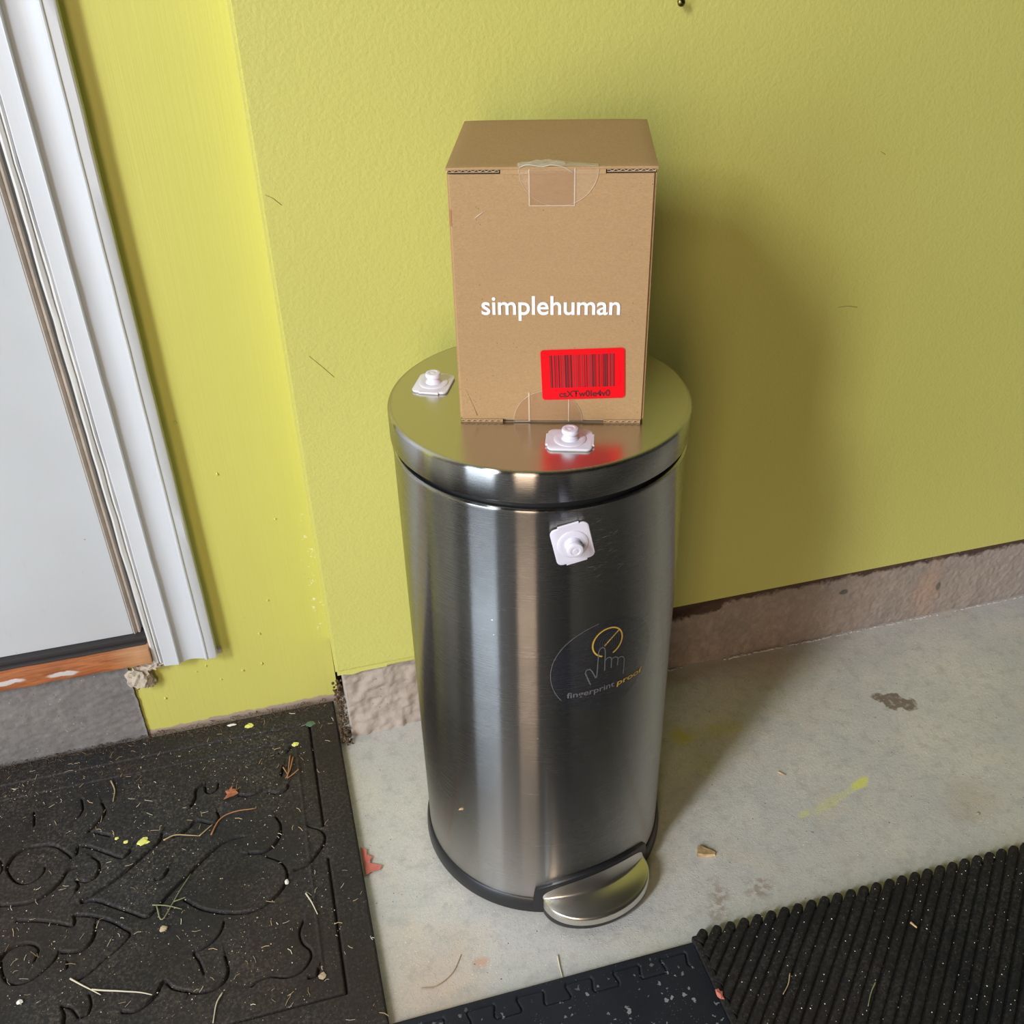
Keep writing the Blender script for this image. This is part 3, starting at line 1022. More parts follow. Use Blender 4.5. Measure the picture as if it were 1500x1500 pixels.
FC = (AZ, 0.380)
v, f = [cyl(FC[0], FC[1], RB + 0.0002)], []
nr, na = 10, 72
for i in range(1, nr + 1):
    rr = 0.0595 * i / nr
    for k in range(na):
        a = 2 * PI * k / na
        v.append(cyl(FC[0] + math.degrees(rr * math.cos(a) / RB), FC[1] + rr * math.sin(a), RB + 0.00025))
for k in range(na):
    f.append((0, 1 + k, 1 + (k + 1) % na))
for i in range(nr - 1):
    for k in range(na):
        a, b = 1 + i * na, 1 + (i + 1) * na
        f.append((a + k, b + k, b + (k + 1) % na, a + (k + 1) % na))
film = from_py('round_film_sticker', v, f, MAT['film'], can, 180, 'round clear film sticker with yellow and grey print')


def ell(c, rx, rz, n=64, a0=0, a1=360):
    return [(c[0] + math.degrees(rx * math.cos(R(a0 + (a1 - a0) * k / n)) / RB), c[1] + rz * math.sin(R(a0 + (a1 - a0) * k / n))) for k in range(n + (0 if a1 - a0 == 360 else 1))]


RP = RB + 0.0005
v, f = ribbon_on_cyl(ell(FC, 0.0595, 0.0595, 96, 100, 215), 0.0004, RP)
from_py('film_edge', v, f, MAT['filmedge'], film)
RC = (10.3, 0.4115)
v, f = ribbon_on_cyl(ell(RC, 0.0168, 0.0178, 72, -68, 250), 0.0016, RP)
v2, f2 = ribbon_on_cyl([(8.83, 0.4077), (15.28, 0.4225)], 0.0014, RP)
f += [tuple(a + len(v) for a in q) for q in f2]
v += v2
from_py('slashed_ring_print', v, f, MAT['gold'], film, None, 'yellow slashed ring')
v, f = [], []
for r_ in (0.0035, 0.0060, 0.0085, 0.0110):
    a_, b_ = ribbon_on_cyl(ell((11.0, 0.4115), r_, r_ * 1.05, 40, -75, 215), 0.0005, RP)
    f += [tuple(a + len(v) for a in q) for q in b_]
    v += a_
from_py('fingerprint_rings_print', v, f, MAT['greyd'], film)
v, f = [], []
for pl in ([(3.36, 0.3603), (0.99, 0.3784), (1.5, 0.3818), (2.9, 0.3822), (3.89, 0.3784), (5.5, 0.3680), (5.9, 0.3690), (6.42, 0.4024), (6.8, 0.4052), (7.78, 0.4068), (8.9, 0.4050), (9.29, 0.3997), (9.25, 0.3745)],
           [(9.5, 0.388), (10.1, 0.3903), (10.9, 0.3908), (11.9, 0.3895), (12.24, 0.3856), (12.21, 0.3751)],
           [(12.3, 0.386), (13.0, 0.3880), (13.92, 0.3880), (15.0, 0.3860), (15.36, 0.3825), (15.1, 0.3751)],
           [(15.4, 0.384), (16.6, 0.3850), (17.55, 0.3840), (18.3, 0.3810), (18.47, 0.378), (18.3, 0.3592)]):
    a_, b_ = ribbon_on_cyl(pl, 0.0011, RP)
    f += [tuple(a + len(v) for a in q) for q in b_]
    v += a_
from_py('hand_outline_print', v, f, MAT['grey'], film, None, 'grey pointing hand outline')


def text_on_cyl(name, body, az0, az1, z0, z1, mat, slant=0.0):
    me = text_mesh(body, 0.008)
    x, z = fit_text(me, R(az0) * RB, R(az1) * RB, z0, z1)
    x = x + (z - z0) * slant
    for i, vv in enumerate(me.vertices):
        vv.co = cyl(math.degrees(x[i] / RB), z[i], RP)
    return link(name, me, mat, film)


text_on_cyl('printed_word', 'fingerprint', -6.3, 14.1, 0.3452, 0.3552, MAT['grey'])
text_on_cyl('printed_word', 'proof', 15.3, 28.5, 0.3446, 0.3540, MAT['gold'], 0.12)
# scratches and specks on the steel body
v, f = [], []
for k in range(26):
    a, z = random.uniform(-2, 14), random.uniform(0.49, 0.565)
    L = random.uniform(0.0015, 0.006)
    th_ = random.uniform(-0.6, 0.9)
    a_, b_ = ribbon_on_cyl([(a, z), (a + math.degrees(L * math.cos(th_) / RB), z + L * math.sin(th_))], 0.0003, RB + 0.00012)
    f += [tuple(q_ + len(v) for q_ in q) for q in b_]
    v += a_
o = from_py('scratches', v, f, MAT['filmedge'], can)
o['kind'] = 'stuff'
rock('dried_leaf_bit', cyl(-55, 0.143, RB + .0006), (0.0035, 0.002, 0.0012), MAT['chip'], can, 1, 0.4, seed=4)

# ------------------------------------------------------------------ cardboard box
BX, BY = 0.0206, -0.1876
BW, BD, BH = 0.1717, 0.1663, 0.2333
bxo = empty('shipping_box', (BX, BY, LIDZ + 0.0005), -0.3197, 'small brown cardboard shipping carton with white lettering, standing on the bin lid', 'box')
w, d, h = BW / 2, BD / 2, BH
T = 0.003


# body: front panel, sides and back with slightly bulging faces
def carton_body():
    bm = box_bm(-w, w, -d, d, 0.0028, h - 0.0046)
    bmesh.ops.bevel(bm, geom=[e for e in bm.edges if abs(e.verts[0].co.z - e.verts[1].co.z) > 0.1], offset=0.0022, segments=3, affect='EDGES')
    bmesh.ops.subdivide_edges(bm, edges=[e for e in bm.edges if e.calc_length() > 0.05], cuts=18, use_grid_fill=True)
    for v_ in bm.verts:
        x, y, z = v_.co
        b = math.cos(x / w * PI / 2) * math.cos((z / h - 0.5) * PI)
        if y < -d + 1e-4:
            v_.co.y -= 0.0006 * b + 0.0002 * noise.noise(v_.co * 60)
        if abs(x) > w - 1e-4:
            v_.co.x += math.copysign(0.0003 * math.cos(y / d * PI / 2) * math.cos((z / h - 0.5) * PI), x)
    return from_bm('carton_body', bm, MAT['card'], bxo, 30)


carton_body()
FY = -d - 0.0009   # just proud of the front face


def box_part(name, x0, x1, y0, y1, z0, z1, mat, bev=0.0006, label=None):
    return from_bm(name, box_bm(x0, x1, y0, y1, z0, z1, bev, 2), mat, bxo, 35, label)


# top flap: slab whose front fold joins the body only in the middle
bm = box_bm(-w - 0.0008, w + 0.0012, -d - 0.0002, d + 0.0008, h - 0.0012, h + 0.0012, 0.0006, 2)
bmesh.ops.subdivide_edges(bm, edges=[e for e in bm.edges if e.calc_length() > 0.05], cuts=16, use_grid_fill=True)
for v_ in bm.verts:
    x, y, z = v_.co
    v_.co.z += 0.0010 * math.cos(x / w * PI / 2) * math.cos(y / d * PI / 2) - 0.0006 * (abs(x) / w) ** 6 + 0.0015 * max(0, x / w - 0.75) * (y < -0.06)
    if y < -d * 0.9:
        v_.co.y += 0.0004 * noise.noise(v_.co * 45)
from_bm('top_flap', bm, MAT['card'], bxo, 35, 'top panel of the carton')
# folded middle part of the front edge
v, f = [], []
for x in np.linspace(-0.0415, 0.0445, 30):
    for k in range(7):
        a = PI / 2 * k / 6
        v.append((x, -d - 0.0004 + 0.0034 - 0.0036 * math.sin(a) - 0.0003 * noise.noise(Vector((x * 60, k, 0))), h - 0.0050 + 0.0056 * math.cos(a) + 0.0003))
for i in range(29):
    for k in range(6):
        a = i * 7 + k
        f.append((a, a + 1, a + 8, a + 7))
from_py('front_fold', v, f, MAT['card'], bxo, 180)
# near-black strip standing in for the slot's shade, corrugated fluting at both corners
box_part('slot_shadow_liner', -w + 0.001, w - 0.001, -d + 0.0022, -d + 0.004, h - 0.0055, h - 0.0008, MAT['shade'], 0)


def fluting(name, x0, x1, z0, z1, y):
    n = int((x1 - x0) / 0.0011)
    v, f = [], []
    for i in range(n + 1):
        x = x0 + (x1 - x0) * i / n
        z = (z0 + z1) / 2 + (z1 - z0) / 2 * math.sin(i * PI / 2.5)
        for yy in (y, y + 0.003):
            v.append((x, yy, z - 0.00022))
            v.append((x, yy, z + 0.00022))
    for i in range(n):
        a = i * 4
        f += [(a, a + 1, a + 5, a + 4), (a + 1, a + 3, a + 7, a + 5), (a, a + 4, a + 6, a + 2)]
    return from_py(name, v, f, MAT['cardin'], bxo, 180)


for x0, x1 in ((-0.0845, -0.0425), (0.0455, 0.0850)):
    fluting('edge_fluting', x0, x1, h - 0.0028, h - 0.0013, -d + 0.0002)
    box_part('flap_liner', x0, x1, -d + 0.0001, -d + 0.003, h - 0.0033, h - 0.0029, MAT['cardin'], 0)
# bottom flaps whose cut edges show below the front
for x0, x1 in ((-0.0845, -0.0455), (0.0490, 0.0830)):
    box_part('bottom_flap', x0, x1, -d - 0.0014, d * 0.3, -0.0003, 0.0004, MAT['card'], 0)
    box_part('bottom_flap', x0, x1, -d - 0.0012, d * 0.3, 0.0020, 0.0027, MAT['card'], 0)
    fluting('edge_fluting', x0, x1, 0.0005, 0.0020, -d - 0.0012)
box_part('bottom_panel', -w + 0.002, w - 0.002, -d + 0.003, d - 0.002, 0.0, 0.0028, MAT['cardin'], 0)

# half-round clear seals and the strip of tape, top and bottom


def half_disc(cx, cz, rx, rz, y, up, name, mat, fold=0.0):
    v, f = [(cx, y, cz)], []
    n = 40
    for k in range(n + 1):
        a = PI * k / n
        v.append((cx + rx * math.cos(a), y - 0.0001 * math.sin(k * 1.7), cz + (1 if up else -1) * rz * math.sin(a)))
    for k in range(n):
        f.append((0, k + 1, k + 2))
    return from_py(name, v, f, mat, bxo)


s = half_disc(0.0060, h - 0.0005, 0.0325, 0.0300, FY, False, 'round_seal', MAT['tape'])
s['label'] = 'clear round seal over the top seam'
half_disc(-0.0030, 0.0010, 0.0320, 0.0315, FY, True, 'round_seal', MAT['cardwet'])
for cx_, cz_, rx_, rz_, sg in ((0.0060, h - 0.0005, 0.0325, 0.0300, -1), (-0.0030, 0.0010, 0.0320, 0.0315, 1)):
    tv, tf = tube([(cx_ + rx_ * math.cos(PI * k / 40), FY - 0.0001, cz_ + sg * rz_ * math.sin(PI * k / 40)) for k in range(41)], 0.00018, 4)
    from_py('seal_rim', tv, tf, MAT['tapeline'], bxo, 180)


def quad(name, x0, x1, z0, z1, y, mat, label=None):
    return from_py(name, [(x0, y, z0), (x1, y, z0), (x1, y, z1), (x0, y, z1)], [(0, 1, 2, 3)], mat, bxo, None, label)


quad('tape_strip', -0.0180, 0.0192, h - 0.0300, h - 0.0015, FY - 0.0002, MAT['cardwet'], 'clear tape strip darkening the cardboard')
for x0, x1, z0, z1 in ((-0.0184, -0.0176, h - 0.030, h), (0.0188, 0.0198, h - 0.030, h), (-0.018, 0.0195, h - 0.0305, h - 0.0298), (-0.0212, -0.0200, 0.0008, 0.031), (0.0158, 0.0166, 0.0008, 0.026), (-0.034, -0.0212, 0.0006, 0.0012)):
    quad('tape_crease', x0, x1, z0, z1, FY - 0.0004, MAT['tapeline'])
# wrinkled end of the seal folded over the top edge
v, f = [], []
nx, ny = 46, 14
for j in range(ny + 1):
    for i in range(nx + 1):
        x = -0.0275 + 0.066 * i / nx
        dep = 0.013 if x > 0 else 0.017
        dep *= 0.6 + 0.5 * math.sin(PI * min(1, max(0, (x + 0.0275) / 0.066)))
        y = -d - 0.0012 + dep * j / ny
        e = math.sin(PI * j / ny) ** 0.7
        z = h + 0.0016 + e * (0.0012 + 0.0016 * noise.noise(Vector((x * 120, y * 260, 2)))) * (1.4 if x < 0.012 else 0.4) + 0.0008 * max(0, 1 - abs(x - 0.0) / 0.02)
        v.append((x, y, z))
for j in range(ny):
    for i in range(nx):
        a = j * (nx + 1) + i
        f.append((a, a + 1, a + nx + 2, a + nx + 1))
from_py('wrinkled_tape_end', v, f, MAT['tapew'], bxo, 180, 'milky wrinkled tape end on the top edge')
# seam fold of tape in front
v, f = [], []
pts = [(-0.026, h + 0.001), (-0.019, h + 0.0032), (-0.008, h + 0.0015), (0.0, h + 0.0028), (0.010, h + 0.0010), (0.018, h - 0.0035)]
tv, tf = tube([(x, -d - 0.0014, z) for x, z in smooth_poly(pts, 6)], 0.00045, 5)
from_py('tape_crease', tv, tf, MAT['tapew'], bxo, 180)
# worn spots
quad('scuff', -0.0852, -0.0835, 0.186, 0.200, -d - 0.0003, MAT['needler'])
tv, tf = tube([(-0.0640, -d - 0.0004, 0.1925), (-0.0590, -d - 0.0006, 0.1965), (-0.0548, -d - 0.0004, 0.1990)], 0.0005, 5, 0.3)
from_py('dent', tv, tf, MAT['tapeline'], bxo, 180)
tv, tf = tube([(-0.0795, -d + 0.0001, 0.033), (-0.0760, -d + 0.0000, 0.024), (-0.0725, -d + 0.0000, 0.015), (-0.0695, -d + 0.0001, 0.006)], 0.0005, 5)
from_py('dent', tv, tf, MAT['card'], bxo, 180)


# lettering on the front
def flat_text(name, body, x0, x1, z0, z1, y, mat, bold=0.02, rot=0.0, parent=None, piv=(0, 0)):
    me = text_mesh(body, bold)
    x, z = fit_text(me, x0, x1, z0, z1)
    c_, s_ = math.cos(rot), math.sin(rot)
    for i, vv in enumerate(me.vertices):
        dx, dz = x[i] - piv[0], z[i] - piv[1]
        vv.co = (piv[0] + c_ * dx - s_ * dz, y, piv[1] + s_ * dx + c_ * dz)
    return link(name, me, mat, parent or bxo)


flat_text('printed_word', 'simplehuman', -0.0613, 0.0603, 0.1014, 0.1245, FY - 0.0002, MAT['ink'], 0.014)['label'] = 'bold white printed word'

# red barcode label
LC = (0.0289, 0.0497)
LW, LH, LROT = 0.0757, 0.0500, R(2.2)
v = []
for cx_, cz_, a0 in ((LW / 2 - .003, LH / 2 - .003, 0), (-LW / 2 + .003, LH / 2 - .003, 90), (-LW / 2 + .003, -LH / 2 + .003, 180), (LW / 2 - .003, -LH / 2 + .003, 270)):
    for k in range(7):
        a = R(a0 + 15 * k)
        x, z = cx_ + 0.003 * math.cos(a), cz_ + 0.003 * math.sin(a)
        v.append((LC[0] + x * math.cos(LROT) - z * math.sin(LROT), FY - 0.0005, LC[1] + x * math.sin(LROT) + z * math.cos(LROT)))
n = len(v)
v += [(a, b + 0.0003, c) for a, b, c in v]
f = [tuple(range(n)), tuple(range(n, 2 * n))[::-1]] + [(i, (i + 1) % n, n + (i + 1) % n, n + i) for i in range(n)]
lab = from_py('barcode_label', v, f, MAT['red'], bxo, None, 'red barcode label')


def lab_rects(name, rects, mat):
    v, f = [], []
    for x0, x1, z0, z1 in rects:
        b = len(v)
        for x, z in ((x0, z0), (x1, z0), (x1, z1), (x0, z1)):
            x_, z_ = x - LC[0], z - LC[1]
            v.append((LC[0] + x_ * math.cos(LROT) - z_ * math.sin(LROT), FY - 0.0007, LC[1] + x_ * math.sin(LROT) + z_ * math.cos(LROT)))
        f.append((b, b + 1, b + 2, b + 3))
    return from_py(name, v, f, mat, lab)


dark, faded = [], []
x = -0.0010
rb = random.Random(3)
while x < 0.0582:
    wdt = rb.choice([0.0004, 0.0006, 0.0008, 0.0010, 0.0014, 0.0017])
    gap = rb.choice([0.0004, 0.0005, 0.0007, 0.0010])
    (dark if rb.random() < 0.72 else faded).append((x, min(x + wdt, 0.0588), 0.0368, 0.0695))
    x += wdt + gap
lab_rects('barcode_bars', dark, MAT['bar'])
lab_rects('barcode_bars', faded, MAT['bar2'])
flat_text('printed_code', 'csXTw0Ie4v0', 0.0065, 0.0535, 0.0270, 0.0337, FY - 0.0008, MAT['bar'], 0.026, LROT, lab, LC)


# ------------------------------------------------------------------ white adhesive knobs
def clip_mesh():
    bmb = bmesh.new()
    H = 0.0182
    V = 0.0203
    t = 0.0016
    # plan outline: rounded square with stepped tabs on two opposite sides
    out = []

    def arc(cx, cy, r, a0, a1, n=5):
        for k in range(n + 1):
            a = R(a0 + (a1 - a0) * k / n)
            out.append((cx + r * math.cos(a), cy + r * math.sin(a)))
    r = 0.0055
    arc(H - r, V - r, r, 0, 90)
    out.extend([(0.0100, V), (0.0100, V + 0.0018), (-0.0100, V + 0.0018), (-0.0100, V)])
    arc(-H + r, V - r, r, 90, 180)
    arc(-H + r, -V + r, r, 180, 270)
    out.extend([(-0.0100, -V), (-0.0100, -V - 0.0018), (0.0100, -V - 0.0018), (0.0100, -V)])
    arc(H - r, -V + r, r, 270, 360)
    return out


OUT = clip_mesh()


def make_clip():
    root = empty('adhesive_knob', (0, 0, 0))
    n = len(OUT)
    v = [(x * 0.985, y * 0.985, 0.0) for x, y in OUT] + [(x * 0.985, y * 0.985, 0.0010) for x, y in OUT]
    f = [tuple(range(n))[::-1], tuple(range(n, 2 * n))] + [(i, (i + 1) % n, n + (i + 1) % n, n + i) for i in range(n)]
    from_py('adhesive_pad', v, f, MAT['pad'], root)
    v = [(x, y, 0.0010) for x, y in OUT] + [(x, y, 0.0022) for x, y in OUT] + [(x * 0.975, y * 0.975, 0.0026) for x, y in OUT]
    f = [tuple(range(n))[::-1], tuple(range(2 * n, 3 * n))]
    for b in (0, n):
        f += [(b + i, b + (i + 1) % n, b + n + (i + 1) % n, b + n + i) for i in range(n)]
    from_py('plate', v, f, MAT['white'], root, 35)
    v, f = lathe([(0.0122, 0.0024), (0.0122, 0.0031), (0.0117, 0.0035), (0.0085, 0.0036), (0.0080, 0.0034), (0.0066, 0.0034), (0.0062, 0.0048), (0.0056, 0.0054)], 48)
    v = [(x * 1.2, y * 1.2, z) for x, y, z in v]
    from_py('raised_disc', v, f, MAT['white'], root, 35)
    v, f = lathe([(0.0056, 0.0030), (0.0055, 0.0058), (0.0048, 0.0062), (0.0048, 0.0082), (0.0060, 0.0086), (0.0064, 0.0094), (0.0064, 0.0112), (0.0060, 0.0122), (0.0052, 0.0126), (0.0036, 0.0126), (0.0033, 0.0123), (0.0018, 0.0123), (0.0016, 0.0126), (0.0001, 0.0126)], 40)
    v = [(x * 1.22, y * 1.22, 0.003 + (z - 0.003) * 1.15) for x, y, z in v]
    from_py('knob', v, f, MAT['white'], root, 35)
    return root


def copy_tree(o):
    c = o.copy()
    COL.objects.link(c)
    for ch in o.children:
        k = ch.copy()
        COL.objects.link(k)
        k.parent = c
    return c


c1 = make_clip()
c2, c3 = copy_tree(c1), copy_tree(c1)
c1.location = (-0.0958, -0.1560, LIDZ)
c1.rotation_euler = (0, 0, R(-26))
tag(c1, 'white plastic knob on a square pad, on the bin lid left of the cardboard box', 'knob', 'white adhesive knobs on the bin')
c2.location = (0.0, -0.3070, LIDZ)
c2.rotation_euler = (0, 0, R(70))
tag(c2, 'white plastic knob on a square pad, on the bin lid in front of the box', 'knob', 'white adhesive knobs on the bin')
a = -5.0
p = cyl(a, 0.5420, RB + 0.0004)
c3.location = (CX + p[0], CY + p[1], p[2])
# face outward along the radius
nrm = Vector((math.sin(R(a)), -math.cos(R(a)), 0))
q = nrm.to_track_quat('Z', 'Y').to_matrix().to_4x4()
c3.rotation_euler = (q @ Matrix.Rotation(R(-12), 4, 'Z')).to_euler()
c3.rotation_euler = (Matrix((( math.cos(R(a)), 0, nrm.x), (math.sin(R(a)), 0, nrm.y), (0, 1, 0))).to_4x4() @ Matrix.Rotation(R(12), 4, 'Z')).to_euler()
tag(c3, 'white plastic knob stuck upright to the steel body of the bin, under the lid', 'knob', 'white adhesive knobs on the bin')

# ------------------------------------------------------------------ mats
SCROLLS = [[[-0.678,-0.168],[-0.663,-0.172],[-0.648,-0.174],[-0.633,-0.172],[-0.619,-0.164],[-0.609,-0.152],[-0.602,-0.138],[-0.592,-0.136]],[[-0.631,-0.124],[-0.632,-0.134],[-0.64,-0.143],[-0.651,-0.145],[-0.664,-0.138],[-0.675,-0.121],[-0.677,-0.111],[-0.671,-0.096],[-0.658,-0.088],[-0.64,-0.088],[-0.622,-0.094],[-0.607,-0.109],[-0.601,-0.117]],[[-0.6,-0.118],[-0.594,-0.115],[-0.592,-0.103],[-0.576,-0.11],[-0.554,-0.126],[-0.538,-0.137],[-0.53,-0.133],[-0.527,-0.127]],[[-0.589,-0.171],[-0.587,-0.165],[-0.59,-0.157],[-0.578,-0.162],[-0.568,-0.158],[-0.564,-0.147],[-0.566,-0.135],[-0.574,-0.126]],[[-0.582,-0.19],[-0.564,-0.182],[-0.544,-0.169],[-0.525,-0.155],[-0.504,-0.135],[-0.493,-0.126],[-0.488,-0.112]],[[-0.495,-0.183],[-0.486,-0.182],[-0.479,-0.17]],[[-0.581,-0.191],[-0.565,-0.194],[-0.542,-0.21],[-0.523,-0.223],[-0.505,-0.235],[-0.494,-0.228],[-0.475,-0.206],[-0.459,-0.191],[-0.457,-0.19],[-0.438,-0.17],[-0.414,-0.151],[-0.396,-0.146],[-0.387,-0.146]],[[-0.655,-0.197],[-0.63,-0.204],[-0.607,-0.214],[-0.591,-0.222],[-0.587,-0.217],[-0.588,-0.209],[-0.571,-0.214],[-0.548,-0.227],[-0.531,-0.242],[-0.522,-0.253],[-0.531,-0.266],[-0.552,-0.282],[-0.565,-0.293],[-0.577,-0.299]],[[-0.599,-0.256],[-0.581,-0.26],[-0.569,-0.255],[-0.563,-0.243],[-0.563,-0.228]],[[-0.674,-0.254],[-0.667,-0.245],[-0.66,-0.236],[-0.648,-0.232],[-0.635,-0.234],[-0.625,-0.244],[-0.628,-0.259]],[[-0.602,-0.253],[-0.606,-0.265],[-0.617,-0.276],[-0.63,-0.284],[-0.645,-0.284],[-0.656,-0.277],[-0.663,-0.262],[-0.666,-0.248]],[[-0.591,-0.269],[-0.59,-0.278]],[[-0.563,-0.319],[-0.56,-0.331],[-0.562,-0.343],[-0.569,-0.346]],[[-0.588,-0.348],[-0.588,-0.336],[-0.592,-0.326],[-0.582,-0.33],[-0.573,-0.343]],[[-0.526,-0.351],[-0.512,-0.354],[-0.5,-0.349],[-0.49,-0.34],[-0.482,-0.326],[-0.473,-0.337],[-0.455,-0.347],[-0.46,-0.345],[-0.447,-0.35],[-0.43,-0.352],[-0.416,-0.345],[-0.411,-0.333],[-0.414,-0.314]],[[-0.414,-0.266],[-0.417,-0.278],[-0.425,-0.289],[-0.438,-0.297],[-0.449,-0.299],[-0.443,-0.312],[-0.438,-0.329]],[[-0.461,-0.222],[-0.441,-0.241],[-0.414,-0.255],[-0.387,-0.262],[-0.366,-0.258],[-0.349,-0.247],[-0.338,-0.232],[-0.336,-0.216],[-0.343,-0.2],[-0.358,-0.188]],[[-0.38,-0.175],[-0.363,-0.179],[-0.349,-0.172],[-0.34,-0.158],[-0.338,-0.141],[-0.343,-0.127]],[[-0.326,-0.217],[-0.309,-0.213],[-0.293,-0.196],[-0.284,-0.18],[-0.288,-0.166],[-0.304,-0.154]],[[-0.322,-0.292],[-0.328,-0.306],[-0.326,-0.321],[-0.318,-0.333],[-0.319,-0.345],[-0.331,-0.358],[-0.348,-0.36],[-0.365,-0.354],[-0.377,-0.355],[-0.386,-0.36]],[[-0.323,-0.367],[-0.314,-0.366],[-0.311,-0.359]],[[-0.452,-0.076],[-0.446,-0.064],[-0.445,-0.05],[-0.435,-0.042]],[[-0.415,-0.045],[-0.417,-0.056],[-0.425,-0.062],[-0.432,-0.057],[-0.433,-0.047]],[[-0.389,-0.075],[-0.374,-0.08],[-0.356,-0.074]],[[-0.35,-0.081],[-0.337,-0.087],[-0.326,-0.083],[-0.322,-0.075]],[[-0.331,-0.056],[-0.326,-0.04]],[[-0.331,-0.014],[-0.321,-0.015],[-0.313,-0.007]],[[-0.486,-0.116],[-0.468,-0.121],[-0.454,-0.112],[-0.444,-0.104],[-0.423,-0.115],[-0.416,-0.108],[-0.418,-0.097]],[[-0.595,-0.022],[-0.592,-0.041],[-0.596,-0.053]],[[-0.581,-0.081],[-0.569,-0.068],[-0.563,-0.054],[-0.568,-0.037]],[[-0.655,-0.027],[-0.652,-0.052]],[[-0.574,-0.085],[-0.554,-0.097]]]


def left_mat():
    MT = 0.011
    x0, x1, y0, y1 = -0.95, -0.2440, -0.4440, 0.0700
    ny = 640
    gx = np.concatenate([np.linspace(x0, -0.74, 50)[:-1], np.linspace(-0.74, x1, 640)])
    nx = len(gx) - 1
    gy = np.linspace(y0, y1, ny + 1)
    X, Y = np.meshgrid(gx, gy)
    Hh = np.zeros_like(X)

    def seg_dist(X, Y, a, b):
        dx, dy = b[0] - a[0], b[1] - a[1]
        L2 = dx * dx + dy * dy + 1e-12
        t = np.clip(((X - a[0]) * dx + (Y - a[1]) * dy) / L2, 0, 1)
        px, py = a[0] + t * dx, a[1] + t * dy
        dd = np.hypot(X - px, Y - py)
        side = np.sign(dx * (Y - a[1]) - dy * (X - a[0]))
        return dd, side
    lines = [smooth_poly(s, 4) for s in SCROLLS]
    # the printed pattern repeats mirrored to the left, beyond the frame
    for ln in [l for l in lines]:
        lines.append([(-1.36 - p[0] , p[1]) for p in ln][::-1])
    for ln in lines:
        ln = np.array(ln)
        bx0, bx1 = ln[:, 0].min() - .03, ln[:, 0].max() + .03
        by0, by1 = ln[:, 1].min() - .03, ln[:, 1].max() + .03
        i0, i1 = np.searchsorted(gx, [bx0, bx1])
        j0, j1 = np.searchsorted(gy, [by0, by1])
        if i1 - i0 < 2 or j1 - j0 < 2:
            continue
        XX, YY = X[j0:j1, i0:i1], Y[j0:j1, i0:i1]
        best = np.full(XX.shape, 9.0)
        sd = np.zeros(XX.shape)
        for a, b in zip(ln[:-1], ln[1:]):
            dd, s_ = seg_dist(XX, YY, a, b)
            m_ = dd < best
            best[m_] = dd[m_]
            sd[m_] = s_[m_]
        g = -0.0052 * np.exp(-(best / 0.00125) ** 2)
        # bank: pattern stands proud on one side and slopes away
        bank = np.where(sd > 0, 1, -1) * 0.0010 * np.exp(-(best / 0.010) ** 2)
        Hh[j0:j1, i0:i1] += g + bank * (1 - np.exp(-(best / 0.0012) ** 2))
    # framing grooves
    xo, yo, ybo = -0.2835, 0.0320, -0.3975
    inside = (X < xo) & (Y < yo) & (Y > ybo)

    def groove(D, mask, depth, wd):
        return np.where(mask, -depth * np.exp(-(D / wd) ** 2), 0)
    gap_scroll = (Y > -0.21) & (Y < -0.16)
    Hh += groove(X - xo, (Y < yo) & (Y > ybo) & ~gap_scroll, 0.0048, 0.0017)
    Hh += groove(Y - yo, X < xo, 0.0034, 0.0012)
    Hh += groove(Y - ybo, X < xo, 0.0042, 0.0013)
    Hh += groove(Y - 0.0045, X < -0.305, 0.0026, 0.0011)
    Hh += np.where((Y < 0.0045) & (Y > -0.37), 0.0012 * np.exp(-((X + 0.3065) / 0.002) ** 2), 0)
    Hh += np.where(inside, -0.0006, 0)
    # scuffed relief
    rn = rng.rand(ny + 1, nx + 1)
    Hh += (rn - 0.5) * 0.00012
    # rounded rim
    e = np.minimum(np.minimum(X - x0, x1 - X), np.minimum(Y - y0, y1 - Y))
    Hh -= 0.003 * np.clip(1 - e / 0.003, 0, 1) ** 2
    Z = MT + Hh
    v = np.stack([X, Y, Z], -1).reshape(-1, 3)
    idx = np.arange((nx + 1) * (ny + 1)).reshape(ny + 1, nx + 1)
    f = np.stack([idx[:-1, :-1], idx[:-1, 1:], idx[1:, 1:], idx[1:, :-1]], -1).reshape(-1, 4)
    border = list(idx[0, :]) + list(idx[1:, -1]) + list(idx[-1, -2::-1]) + list(idx[-2:0:-1, 0])
    vb = [(v[i][0], v[i][1], 0.0003) for i in border]
    b0 = len(v)
    n = len(border)
    ff = [tuple(q) for q in f.tolist()] + [(border[i], b0 + i, b0 + (i + 1) % n, border[(i + 1) % n]) for i in range(n)]
    o = from_py('doormat', list(v) + vb, ff, MAT['mat_l'], None, 60)
    return tag(o, 'black rubber doormat with embossed scrollwork, littered with pine needles', 'doormat')


mat1 = left_mat()


# paint drops on the doormat
def drop(x, y, r, mat, seed, label=None):
    o = rock('paint_drop', (x, y, 0.0112), (r, r * 0.85, 0.0009), mat, mat1, 2, 0.28, seed=seed, noise_s=2.5)
    if label:
        o['label'] = label
    return o


drop(-0.512, -0.120, 0.0075, MAT['drop'], 1, 'yellow paint drop')
drop(-0.369, 0.051, 0.0062, MAT['drop'], 2)
drop(-0.307, -0.005, 0.0048, MAT['drop'], 3)
drop(-0.282, 0.030, 0.0068, MAT['green'], 4, 'green paint drop')
drop(-0.533, -0.114, 0.0030, MAT['drop'], 6)
drop(-0.545, -0.105, 0.0025, MAT['drop'], 8)
drop(-0.308, -0.370, 0.0045, MAT['tan'], 7)


